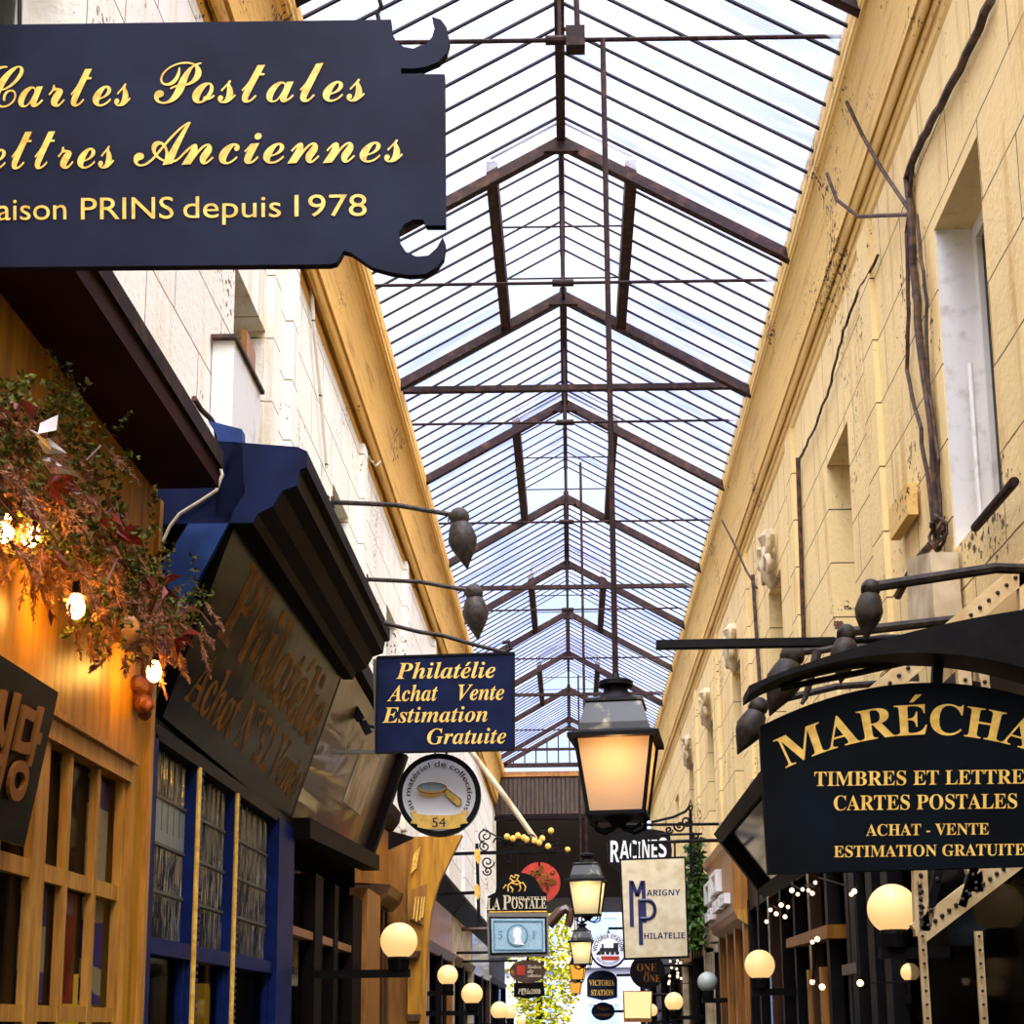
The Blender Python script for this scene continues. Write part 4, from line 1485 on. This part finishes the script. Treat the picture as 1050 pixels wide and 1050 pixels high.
# curved black bracket tail
tag(MB().tube([at(562, 948, 22), at(568, 942, 22), at(574, 935, 22), at(580, 932, 22), at(585, 936, 22), at(584, 945, 22), at(582, 950, 22)], (lambda u: .09 - .03 * u), 10)
    .tube([at(562, 948, 22), at(545, 952, 22), Vector((FL, 22, at(545, 952, 22).z))], .03, 8).build('iron_hook', 'brownwood', smooth=True),
    'curved dark bracket like an animal tail below the red disc', 'bracket')

# ------------------------------------------------------------------ cream monogram sign
gY = 15.6
s9 = thing('hanging_sign', at(671, 983, gY), 'cream rectangular sign with tall dark blue M and P monogram', 'sign')
cs = [(635, 880.5), (703, 878), (707, 982), (640, 984.5)]
fr9 = MB().px(cs, gY, .06).build('frame', 'blackwood', s9)
brd = MB().px([(637, 882.5), (701.5, 880.2), (705, 980), (641.5, 982.3)], gY - .012, .02).build('panel', 'cloth', s9)
mg = MB()
def stk(pts, w):
    for (x, y), (x2, y2) in zip(pts, pts[1:]):
        mg.bar(at(x, y, gY - .016), at(x2, y2, gY - .016), .006, w, (1, 0, 0) if abs(x - x2) < abs(y - y2) else (0, 0, 1))
k9 = .0107
stk([(647, 903), (648, 950)], 4 * k9)
stk([(648, 904), (653.5, 919)], 3.6 * k9)
stk([(653.5, 919), (658.5, 903.5)], 3.6 * k9)
stk([(659.5, 903), (661, 950 - 4)], 4 * k9)
stk([(656, 922), (657.5, 968.5)], 4 * k9)
pb = [(656, 923.5), (664, 923.2)] + [(664 + 7.5 * math.sin(a), 932.5 - 9.3 * math.cos(a)) for a in [PI * j / 10 for j in range(1, 10)]] + [(664, 941.8), (657, 942)]
mg.tube([at(x, y, gY - .016) for x, y in pb], .02, 6)
mg.build('monogram', 'ink', brd)
write('ARIGNY', 'sansb', line(663, 697.5, 918.8, 6.2, gY - .014, -.02), 'ink', brd)
write('HILATELIE', 'sansb', line(660.5, 702, 963, 6.2, gY - .014, -.02), 'ink', brd)
b9 = thing('sign_bracket', at(709, 870, gY), 'wrought iron scroll bracket holding the cream monogram sign', 'bracket')
ik = MB()
ik.tube([at(668, 843, gY), at(690, 838, gY), at(703, 832, gY), at(708, 826, gY)], .016, 6)
ik.tube([at(664, 864, gY), at(718, 862, gY)], .02, 6)
ik.tube([at(676, 856, gY), at(720, 855, gY)], .014, 6)
ik.tube([at(709, 896, gY), at(708, 833, gY)], .018, 6)
ik.build('bracket_arm', 'black', b9)
ik = MB()
for cx_, cy_, r_, a0, sg in ((704, 842, 6, 0, 1), (697, 847, 6, PI, -1), (714, 858, 5, 0, 1), (712, 880, 6, -PI / 2, 1), (686, 851, 4, 0, 1), (711, 892, 5, PI / 2, -1)):
    ik.tube(spiral(cx_, cy_, r_, 1.4, a0, gY, sgn=sg), .012, 6)
ik.tube([at(708, 833, gY), at(706, 828, gY), at(708, 820, gY), at(710, 828, gY), at(708, 833, gY)], .012, 6)
ik.build('scrollwork', 'black', b9)
MB().tube([at(718, 862, gY), Vector((WR, gY, at(718, 862, gY).z))], .02, 8).build('wall_arm', 'black', b9)
for x in (648, 692):
    MB().tube([at(x, 881, gY + .03), at(x, 863, gY + .03)], .01, 6).build('hanging_chain', 'black', s9)

# RACINES
cY = 19
s10 = thing('hanging_sign', at(655, 885, cY), 'ragged black plaque with hand-painted white capitals behind the big lantern', 'sign')
f10 = MB().px([(622, 862), (627, 855), (640, 853), (650, 850), (668, 850), (680, 852), (687, 856), (689, 872), (688, 888), (670, 893), (650, 896), (634, 893), (624, 885)], cY, .06).build('plaque', 'blackwood', s10)
for ch_, x0, x1, yb, cap in (('R', 626, 635, 884, 22), ('A', 635.5, 645, 881, 19), ('C', 645.5, 653, 881, 19), ('I', 654.5, 656.5, 881, 18), ('N', 658.5, 666, 880, 19), ('E', 668, 674, 880, 19), ('S', 675.5, 683.5, 879, 20)):
    write(ch_, 'sansb', line(x0, x1, yb, cap, cY - .004), 'whiteletter', f10)
MB().tube([at(640, 854, cY + .03), at(640, 846, cY + .03), Vector((WR, cY + .03, at(640, 846, cY).z))], .02, 8).build('bracket_arm', 'black', s10)

# station badge, arched sign, oval sign
vY = 27
s11 = thing('hanging_sign', at(622, 993, vY), 'round white badge with a black locomotive, above an arched black sign', 'sign')
f11 = MB().px(disc(624, 975, 18.5, 18.5), vY, .06).build('disc', 'navy2', s11)
f12 = MB().px(disc(624, 974, 17.3, 17), vY - .01, .02).build('face', 'white', s11)
write('VICTORIA STATION', 'sansb', arc(624, 974, 12, 185, -5, 4, vY - .014), 'inkblack', f12)
write('BAR RESTAURANT', 'sansb', arc(624, 974, 15.5, 215, 325, -2.6, vY - .014), 'stampdark', f12)
lo = MB()
lo.px([(615, 972), (634, 972), (634, 976), (615, 976)], vY - .014, .004).px([(629, 967), (634, 967), (634, 973), (629, 973)], vY - .014, .004) \
    .px([(617, 968), (619, 968), (619, 972), (617, 972)], vY - .014, .004).px([(613, 976), (616, 974), (616, 979), (611, 979)], vY - .014, .004)
for x in (618, 623, 628, 633):
    lo.px(disc(x, 977, 2, 2, 12), vY - .016, .004)
lo.build('locomotive', 'inkblack', f12)
MB().px([(616, 980.5), (635, 980.5), (634, 984.5), (617, 984.5)], vY - .014, .004).build('red_band', 'red', f12)
MB().tube([at(624, 957, vY + .03), at(624, 952, vY + .03), Vector((FR, vY + .03, at(624, 952, vY).z))], .025, 8).build('bracket_arm', 'black', s11)
s13 = thing('hanging_sign', at(617, 1025, vY + .3), 'arched dark sign with two lines of gold capitals below the badge', 'sign')
ap = [(602, 1022), (602, 1004)] + [(617.5 - 15 * math.cos(PI * j / 12), 1004 - 9 * math.sin(PI * j / 12)) for j in range(1, 12)] + [(633, 1004), (633, 1023), (618, 1026)]
f13 = MB().px(ap, vY + .3, .06).build('board', 'navy', s13)
write('VICTORIA', 'sb', line(604, 630, 1010.5, 5.5, vY + .295), 'gold', f13, bold=.01)
write('STATION', 'sb', line(606, 629, 1020.5, 5.5, vY + .295), 'gold', f13, bold=.01)
MB().tube([at(632, 1000, vY + .3), Vector((FR, vY + .3, at(632, 1000, vY + .3).z))], .025, 8).build('bracket_arm', 'black', s13)
s14 = thing('hanging_sign', at(618, 1047, vY + .6), 'small dark oval sign, lowest, below the arched gold-lettered sign', 'sign')
f14 = MB().px(disc(618.5, 1037, 12, 9.5), vY + .6, .06).build('oval_board', 'navy', s14)
write('Wagon', 'sb', line(612, 625, 1035.5, 4, vY + .594), 'golddim', f14)
write('restaurant', 'sb', line(609, 629, 1042, 3.6, vY + .594), 'golddim', f14)
MB().tube([at(629, 1037, vY + .6), Vector((FR, vY + .6, at(629, 1037, vY + .6).z))], .025, 8).build('bracket_arm', 'black', s14)
nY = 20
s15 = thing('hanging_sign', at(664, 1014, nY), 'round black sign with thin gold lettering under the cream monogram sign', 'sign')
f15 = MB().px(disc(664, 996, 18, 18), nY, .06).build('disc', 'blackgloss', s15)
write('ONE', 'sb', line(653, 673, 996, 8, nY - .004), 'golddim', f15, bold=-.01)
write('BY', 'sb', line(661, 667, 999.5, 3, nY - .004), 'golddim', f15)
write('ONE', 'sb', line(660, 677, 1007, 7.5, nY - .004), 'golddim', f15, bold=-.01)
MB().tube([at(680, 990, nY + .03), Vector((FR, nY + .03, at(680, 990, nY).z))], .02, 8).build('bracket_arm', 'black', s15)
s16 = thing('light_box_sign', at(654, 1048, 22), 'glowing square light box sign near two small globes, far right', 'sign')
f16 = MB().px([(639, 1016), (669, 1016), (668, 1048), (640, 1048)], 22, .18).build('box', 'tanwood', s16)
MB().px([(640, 1017), (668, 1017), (667, 1044), (641, 1044)], 21.99, .01).build('lit_face', 'litsign', s16)
MB().tube([at(668, 1020, 22.1), Vector((FR, 22.1, at(668, 1020, 22.1).z))], .02, 8).build('bracket_arm', 'black', s16)

# ------------------------------------------------------------------ hanging lanterns
def lantern(Y, px, pyrim, rim_w, label, bulb, pane, rod_top, detail=True):
    """four-sided street lantern on a rod; pyrim = rim height in the photo, rim_w metres"""
    c = at(px, pyrim, Y)
    k = rim_w / .50
    t = thing('hanging_lantern', c, label, 'lantern')
    rot = PI / 4 - R(7)
    q2 = math.sqrt(2)
    def sq(h0, w0, h1, w1): return [(w0 / 2 * q2 * k, h0 * k), (w1 / 2 * q2 * k, h1 * k)]
    MB().lathe([(.5 / q2 * k, 0), (.5 / q2 * k * 1.02, -.012 * k), (.5 / q2 * k * 1.02, .012 * k), (.40 / q2 * k, .035 * k)], c, 4, rot=rot).build('rim', 'black', t)
    hood = MB().lathe([(.40 / q2 * k, .03 * k), (.385 / q2 * k, .075 * k), (.34 / q2 * k, .15 * k), (.31 / q2 * k, .2 * k), (.33 / q2 * k, .205 * k), (.33 / q2 * k, .22 * k),
                       (.26 / q2 * k, .235 * k)], c, 4, rot=rot).build('hood', 'lantern', t)
    MB().lathe([(.13 * k, .23 * k), (.09 * k, .27 * k), (.07 * k, .29 * k), (.07 * k, .31 * k), (.1 * k, .32 * k), (.1 * k, .345 * k), (.07 * k, .36 * k), (.03 * k, .37 * k), (.015 * k, .4 * k)],
               c, 20).build('chimney_cap', 'black', t, True)
    h0, h1, w0, w1 = -.015 * k, -.43 * k, .415 * k, .30 * k
    ca = [Vector((math.cos(rot + PI / 2 * j), math.sin(rot + PI / 2 * j), 0)) for j in range(4)]
    # axis frame used by lathe: s = z x y -> (-1,0,0); t = z x s
    ca = [Vector((-math.cos(rot + PI / 2 * j), -math.sin(rot + PI / 2 * j), 0)) for j in range(4)]
    for j in range(4):
        a, d = ca[j], ca[(j + 1) % 4]
        P = [c + a * w0 / q2 + Vector((0, 0, h0)), c + d * w0 / q2 + Vector((0, 0, h0)), c + d * w1 / q2 + Vector((0, 0, h1)), c + a * w1 / q2 + Vector((0, 0, h1))]
        MB().quad(*P).build('glass_pane', pane, t)
    fr_ = MB()
    for j in range(4):
        a, d = ca[j], ca[(j + 1) % 4]
        fr_.bar(c + a * (w0 + .01 * k) / q2 + Vector((0, 0, h0)), c + a * (w1 + .01 * k) / q2 + Vector((0, 0, h1)), .022 * k, .022 * k, (0, 1, 0))
        fr_.bar(c + a * (w1 + .01 * k) / q2 + Vector((0, 0, h1)), c + d * (w1 + .01 * k) / q2 + Vector((0, 0, h1)), .03 * k, .022 * k)
    fr_.build('frame', 'black', t)
    MB().lathe([(.30 / q2 * k, -.44 * k), (.30 / q2 * k, -.43 * k)], c, 4, rot=rot).lathe([(.03 * k, -.5 * k), (.05 * k, -.47 * k), (.09 * k, -.44 * k)], c, 12).build('base_plate', 'black', t)
    MB().sphere(c + Vector((0, 0, -.1 * k)), .045 * k, 14, 10).build('bulb', bulb, t, True)
    fo = MB()
    for j in range(4):
        a = ca[j]
        fo.tube([c + a * .2 * k + Vector((0, 0, -.44 * k)), c + a * .2 * k + Vector((0, 0, -.49 * k)), c + a * .12 * k + Vector((0, 0, -.52 * k)), c + a * .03 * k + Vector((0, 0, -.5 * k))], .01 * k, 6)
    fo.build('scroll_foot', 'black', t)
    MB().tube([c + Vector((0, 0, .39 * k)), Vector((c.x, c.y, rod_top))], .017 * k if detail else .02, 8).build('hanging_rod', 'rust', t)
    return t


y1 = yof(41, ZT)
lt = lantern(y1, 632.5, 760, .505, 'large lit lantern on a long rod, nearest of the hanging lanterns', 'bulbin', 'opal', ZT)
lantern(17.2, 602, 904, .46, 'second lit lantern, behind and below the large one', 'bulbin2', 'opal2', RZ - .2)
lantern(28.5, 597, 966, .50, 'third lit lantern in the row, small, before the tree', 'bulbin2', 'opal2', RZ - .2)
lantern(38.5, 592.5, 989, .46, 'fourth lantern in the row, small and amber', 'bulbin2', 'amber', zz(3.02), False)
lantern(46, 590.5, 1007, .41, 'fifth lantern in the row, tiny, lowest', 'bulbin2', 'amber', zz(4), False)
# bracket clamp at the tie rod
MB().box(-.06 + .1, .06 + .1, y1 - .05, y1 + .05, ZT - .07, ZT + .07).build('rod_clamp', 'rust', roof)
MB().tube([(.115, y1, ZT), (.1, y1, RZ)], .018, 8).build('hanger_rod', 'rust', roof)

# ------------------------------------------------------------------ globe lamps
def globe(px, py, rpx, Y, label, wallx, lit=True, group=None):
    c = at(px, py, Y)
    r_ = (at(px + rpx, py, Y) - c).length
    t = thing('globe_lamp', c, label, 'lamp', group)
    MB().sphere(c, r_, 32, 20).build('globe', 'globe' if lit else 'globe_off', t, True)
    MB().lathe([(r_ * .55, -.06), (r_ * .6, 0), (r_ * .5, .03)], c + Vector((0, 0, -r_)), 16).build('gallery', 'black', t)
    z = c.z - r_ - .06
    sg = 1 if wallx > c.x else -1
    MB().box(c.x - sg * r_ * .6, wallx, c.y - .03, c.y + .03, z - .05, z).build('bracket_arm', 'black', t)
    return t


globe(409, 965, 19, 9.3, 'largest left globe lamp beside the curved orange timber', -1.62)
globe(459, 1000, 10.5, 16.6, 'small lit globe right of the curved timber, highest behind it', -1.72)
globe(484, 1019, 11, 15.6, 'lit globe with a thin ring, below the stamp-picture sign bracket', -1.72)
globe(512, 1036, 9, 19.6, 'left one of two small touching globes under the stamp picture', -1.72)
globe(523, 1038, 7, 23.8, 'right one of two small touching globes under the stamp picture', -1.72)
globe(534, 1047, 5, 28, 'tiniest globe on the left at the bottom edge', -1.72)
globe(915, 932, 25.5, 6.6, 'largest right globe lamp just below the arched black sign', 1.7)
globe(779, 989.5, 15.5, 10.8, 'medium lit globe lamp below the slanted mirror board', 1.7)
globe(725.5, 1007, 10.5, 15.7, 'unlit grey globe lamp beside the tan shopfront', 1.7, False)
globe(691, 1027, 9.5, 18.9, 'small lit globe right of the glowing light box', 1.7)
globe(667.5, 1036, 6.8, 24, 'tiny lit globe overlapping the glowing light box', 1.7)
globe(933, 997, 9.5, 7.4, 'globe reflection in the dark shop glass, modelled as a small globe behind the iron strap', 1.72)  # a reflection in the shop glass, built as an extra globe

# ------------------------------------------------------------------ rods with cast bird finials
def bird(head, tail, Y, wall_pt, label, k=1.0):
    h, tl = at(*head, Y), at(*tail, Y)
    t = thing('bird_finial_rod', h, label, 'iron rod')
    d = tl - h
    L_ = d.length
    b = MB()
    b.lathe([(.01, -.02 * L_), (.2 * L_, .1 * L_), (.25 * L_, .25 * L_), (.29 * L_, .42 * L_), (.25 * L_, .58 * L_), (.16 * L_, .76 * L_), (.08 * L_, .9 * L_), (.015 * L_, 1.03 * L_)], h, 14, d)
    o = b.build('finial_body', 'birdiron', t, True)
    hd = MB().sphere(h + Vector((0, 0, .05 * L_)), .2 * L_, 14, 10)
    hd.tube([h + Vector((-.1 * L_, -.02, .12 * L_)), h + Vector((-.2 * L_, -.02, .05 * L_)), h + Vector((-.22 * L_, -.02, -.08 * L_))], .035 * L_, 8, .01 * L_)
    hd.build('finial_head', 'birdiron', t, True)
    wg = MB()
    for s in (-1, 1):
        pts = [h + d * .2 + Vector((s * .16 * L_, -.05 * L_, 0)), h + d * .5 + Vector((s * .21 * L_, -.05 * L_, 0)), h + d * .9 + Vector((s * .05 * L_, -.03 * L_, 0))]
        wg.tube(pts, .07 * L_, 8, .02 * L_)
    wg.build('finial_wing', 'birdiron', t, True)
    w = Vector(wall_pt)
    MB().tube([h + Vector((0, 0, .08 * L_)), h.lerp(w, .5) + Vector((0, 0, .05)), w], .02, 8).build('rod', 'birdiron', t)
    MB().lathe([(.05, -.02), (.05, .02)], w, 12, (1, 0, 0)).build('wall_plate', 'birdiron', t)
    return t


p1, p2 = onx(340, 515, WL), onx(375, 594, WL)
bird((471, 533), (479, 582), p1.y, p1, 'upper left iron rod ending in a hanging bird finial')
bird((486, 610), (490, 655), p2.y, p2, 'lower left iron rod with bird finial, just above the blue sign')
for hd_, tl_, Y, wx, wy, lb in (((893, 606), (888, 655), 5.0, 1060, 588, 'nearest right iron rod with bird finial, above the arched sign'),
                                ((868, 652), (862, 700), 5.6, 960, 646, 'right bird finial rod half hidden behind the visor'),
                                ((813, 675), (790, 732), 6.9, 878, 656, 'right bird finial tilted down-left near the thin dark bar'),
                                ((778, 727), (757, 772), 8.1, 830, 700, 'farthest right bird finial above the left corner of the arched sign')):
    q = at(wx, wy, Y)
    q = Vector((WR - .01, Y, q.z))
    bird(hd_, tl_, Y, q, lb)
tag(MB().tube([at(838, 668, 6.2), at(833, 690, 6.2), at(826, 715, 6.2), at(822, 722, 6.2)], .022, 8, .008).tube([at(838, 668, 6.2), at(858, 664, 6.2), Vector((FR, 6.2, at(858, 664, 6.2).z))], .015, 8)
    .build('iron_hook', 'birdiron', smooth=True), 'small iron hook rod between the tilted bird finials', 'hook')

# ------------------------------------------------------------------ cables and pipes on the walls
def cable(pts, X, r_, label, m='cable', wob=.012, off=0.03):
    s = 1 if X > 0 else -1
    P = []
    w = [onx(x, y, X - s * off) for x, y in pts]
    for i in range(len(w) - 1):
        n = max(2, int((w[i + 1] - w[i]).length / .09))
        for k in range(n):
            p = w[i].lerp(w[i + 1], k / n)
            P.append(p + Vector((random.uniform(-.3, .3), random.uniform(-1, 1), random.uniform(-1, 1))) * wob)
    P.append(w[-1])
    return tag(MB().tube(P, r_, 7).build('cable', m), label, 'cable')


cable([(1016, 0), (985, 70), (955, 125), (938, 160), (930, 180), (933, 215), (938, 290), (945, 360), (955, 430), (958, 480), (962, 540)], WR, .022, 'thick dark cable bundle down the right wall beside the nearest window')
cable([(936, 165), (930, 240), (932, 320), (930, 380), (944, 440), (955, 520), (958, 545)], WR, .012, 'thin twisted cable left of the thick bundle on the right wall')
cable([(940, 222), (950, 310), (952, 390), (962, 470), (965, 548)], WR, .01, 'thin cable right of the thick bundle on the right wall')
tag(MB().tube([onx(868, 104, 1.76), onx(885, 140, 1.85), onx(905, 175, 1.92), onx(932, 215, WR - .03)], .012, 7).build('cable', 'cable'), 'upper dark cable crossing the right cornice to the wall bundle', 'cable')
tag(MB().tube([onx(848, 178, 1.76), onx(858, 205, 1.8), onx(880, 222, 1.88), onx(905, 221, 1.92), onx(934, 220, WR - .03)], .012, 7).build('cable', 'cable'), 'lower sagging cable crossing the right cornice to the wall bundle', 'cable')
cable([(900, 262), (880, 300), (865, 340), (850, 400), (835, 440), (820, 470)], WR, .01, 'thin cable running under the right cornice before the second window')
cable([(818, 470), (821, 560), (824, 655)], WR, .02, 'dark downpipe between the second and third right windows', wob=.004)
cable([(772, 590), (775, 640), (779, 700)], WR, .02, 'dark downpipe beyond the carved keystones on the right wall', wob=.004)
tag(MB().tube([onx(740, 533, 1.78), onx(752, 556, 1.84), onx(765, 585, 1.92), onx(776, 603, WR - .02)], .012, 7).build('cable', 'cable'), 'dark stay cable slanting over the far right cornice', 'cable')
jb = MB()
p = onx(962, 547, WR - .05)
for k in range(5):
    a0 = random.uniform(0, 6)
    jb.tube([p + Vector((random.uniform(-.03, .03), math.cos(a0 + j * .55) * (.07 + .01 * k), math.sin(a0 + j * .55) * (.06 + .008 * k))) for j in range(13)], .009, 6)
tag(jb.build('cable_coil', 'cable'), 'tangled coil of cable at the foot of the wall bundle', 'cable')
tag(MB().tube([onx(955, 558, WR - .06), onx(940, 575, WR - .1), onx(920, 612, WR - .16)], .022, 8).build('pipe', 'cable'), 'rusty slanting pipe below the tangled cable coil', 'pipe')
tag(MB().box(WR - .08, WR - .02, onx(945, 520, WR).y, onx(925, 520, WR).y, onx(940, 535, WR).z, onx(940, 500, WR).z).build('junction_box', 'corn'), 'small ochre junction box beside the cable bundle', 'box')
tag(MB().prism([onx(957, 572, WR - .02), onx(982, 566, WR - .02), onx(988, 640, WR - .02), onx(958, 640, WR - .02)], (-.14, 0, 0)).build('flue_stub', 'stone'), 'speckled grey masonry stub below the cable coil', 'masonry')
ww = RW[1]
tag(MB().tube([(WR - .03 + .1, ww[1] - .25, ww[2] - .05), (WR - .03 + .1, ww[1] - .25, ww[2] + .9)], .014, 8).build('pipe', 'white_paint'), 'thin white pipe standing in the nearest right window', 'pipe')
tag(MB().tube([onx(1000, 541, WR - .05), onx(1040, 494, WR - .12)], .022, 10).build('pipe', 'rust'), 'short rusty pipe slanting across the nearest right window', 'pipe')
# left wall flue box and cables
yq = onx(215, 400, WL)
fb = MB().box(WL + .005, WL + .12, onx(216, 380, WL).y, onx(246, 380, WL).y, zz(2.4), onx(230, 352, WL + .06).z)
ft = thing('flue_box', (WL + .06, onx(230, 400, WL).y, zz(2.4)), 'white plaster flue box standing against the left upper wall', 'flue')
fb.build('plaster_box', 'white_paint', ft)
MB().box(WL + .005, WL + .14, onx(214, 380, WL).y, onx(247, 380, WL).y, onx(230, 352, WL + .06).z, onx(230, 352, WL + .06).z + .02).build('shade_cap', 'cable', ft)  # dark cap added in place of shade, to set off the white box
MB().prism([(WL + .01, onx(250, 400, WL).y, zz(2.4)), (WL + .01, onx(256, 400, WL).y, zz(2.4)), (WL + .01, onx(254, 400, WL).y, onx(250, 352, WL).z), (WL + .01, onx(244, 400, WL).y, onx(243, 332, WL).z)], (.03, 0, 0)).build('shadow_strip', 'tanwood', ft)  # brown strip stands in for the shadow beside the flue box
cable([(318, 275), (322, 340), (330, 420), (335, 480)], WL, .014, 'pale pipe running down the left wall beside the cornice', 'wall_l', wob=.003)
cable([(435, 420), (415, 440), (400, 465), (385, 478), (378, 468)], WL, .008, 'thin rope looped under the left cornice', 'string', off=.1)
cable([(424, 600), (445, 625), (470, 655), (490, 668)], WL, .01, 'dark cable hanging below the left cornice behind the bird finials', off=.02)
cable([(200, 410), (222, 440), (226, 470)], WL, .012, 'dark cable lying on the red canopy edge', off=.35)
# slanted white pole near the round sign
tag(MB().tube([at(430, 700, 15), at(520, 820, 15), at(549, 861, 15)], .03, 8).build('pole', 'stone'), 'pale slanting pole between round sign and iron bracket', 'pole')

# ------------------------------------------------------------------ ivy, fairy lights
iv = thing('ivy', onx(714, 950, 1.6), 'narrow green ivy column hanging behind the monogram sign', 'plant')
b = MB()
iY = 17.9
for k in range(520):
    y = random.uniform(858, 972)
    w = 9 if y > 880 else 5
    p = at(713 + random.uniform(-w, w), y, iY + random.uniform(-.15, .15))
    b.leaf(p, (random.uniform(-1, 1), random.uniform(-1, .3), random.uniform(-1.2, .3)), random.uniform(.08, .14), .08)
tag(b.build('foliage', 'ivy', iv), kind='stuff')
b = MB()
for k in range(4):
    b.tube([at(709 + 3 * k, 860, iY + .05), at(711 + 2 * k, 915, iY + .05), at(710 + 3 * k, 972, iY + .05), at(711 + k, 1010, iY + .05), Vector((at(711 + k, 1010, iY + .05).x, iY + .05, 0))], .012, 6)
b.build('stem', 'darkbrown', iv)

fy = thing('fairy_lights', onx(810, 920, 1.45), 'string of small round fairy lights in front of the black bar', 'string lights')
pts = [(786, 945), (790, 933), (796, 937), (801, 928), (805, 940), (808, 930), (812, 913), (818, 917), (823, 912), (829, 913), (833, 916), (836, 905), (873, 917), (876, 914), (838, 963), (833, 966), (833, 1007), (843, 1012), (882, 1008)]
W = [onx(x, y, 1.42) for x, y in pts]
for p in W:
    MB().sphere(p, random.uniform(.011, .019), 12, 8).build('bulb', 'fairy', fy, True)
MB().tube([q + Vector((.02, 0, .03)) for q in W[:14]], .005, 6).build('wire', 'black', fy)
MB().tube([W[12] + Vector((.02, 0, .03)), W[18], Vector((FR, W[18].y, W[18].z))], .005, 6).build('wire', 'black', fy)
MB().tube([W[14], W[16], W[17]], .005, 6).build('wire', 'black', fy)
f2 = thing('fairy_lights', onx(690, 1005, 1.4), 'far cluster of tiny fairy lights beside the round black sign', 'string lights')
ws = []
for k in range(14):
    p = at(random.uniform(684, 700), random.uniform(985, 1012), 21)
    ws.append(p)
    MB().sphere(p, .018, 8, 6).build('bulb', 'fairy', f2, True)
ws.sort(key=lambda q: -q.z)
MB().tube(ws + [Vector((FR, 21, ws[-1].z))], .006, 5).build('wire', 'black', f2)

# ------------------------------------------------------------------ light
wd = bpy.data.worlds.new('sky')
S.world = wd
wd.use_nodes = True
nt = wd.node_tree
bg = nt.nodes['Background']
tc = nd(nt, 'ShaderNodeTexCoord')
# hazy sky: brightest round the veiled sun high behind the viewer, blue-white ahead
dp = nd(nt, 'ShaderNodeVectorMath', operation='DOT_PRODUCT')
SUN = Vector((.1, -.46, .89)).normalized()
dp.inputs[1].default_value = SUN
nt.links.new(tc.outputs['Generated'], dp.inputs[0])
rp = nd(nt, 'ShaderNodeValToRGB')
rp.color_ramp.elements[0].position = .5
rp.color_ramp.elements[0].color = (.84, .89, 1.0, 1)
rp.color_ramp.elements[1].position = 1.0
rp.color_ramp.elements[1].color = (9, 8.5, 7.6, 1)
nt.links.new(dp.outputs['Value'], rp.inputs[0])
nz = nd(nt, 'ShaderNodeTexNoise')
nz.inputs['Scale'].default_value = 2.6
nz.inputs['Detail'].default_value = 5
nt.links.new(tc.outputs['Generated'], nz.inputs['Vector'])
cr = nd(nt, 'ShaderNodeValToRGB')
cr.color_ramp.elements[0].position = .38
cr.color_ramp.elements[0].color = (.66, .76, 1, 1)
cr.color_ramp.elements[1].position = .58
cr.color_ramp.elements[1].color = (1, 1, 1, 1)
nt.links.new(nz.outputs[0], cr.inputs[0])
mm_ = nd(nt, 'ShaderNodeMixRGB', blend_type='MULTIPLY')
mm_.inputs[0].default_value = 1
nt.links.new(rp.outputs[0], mm_.inputs[1])
nt.links.new(cr.outputs[0], mm_.inputs[2])
nt.links.new(mm_.outputs[0], bg.inputs[0])
bg.inputs[1].default_value = 1.15

sl = bpy.data.lights.new('sun', 'SUN')
sl.energy = 8.6
sl.angle = R(60)
sl.color = (1, .95, .85)
so = bpy.data.objects.new('sun', sl)
COL.objects.link(so)
so.rotation_euler = SUN.to_track_quat('Z', 'Y').to_euler()

S.view_settings.view_transform = 'Standard'
S.view_settings.look = 'None'
S.view_settings.gamma = 1
S.view_settings.exposure = 0.38
S.cycles.max_bounces = 8
S.cycles.diffuse_bounces = 3
S.cycles.glossy_bounces = 3
S.cycles.transparent_max_bounces = 12
S.cycles.use_denoising = True
S.cycles.sample_clamp_indirect = 6
S.cycles.caustics_reflective = False
S.cycles.caustics_refractive = False
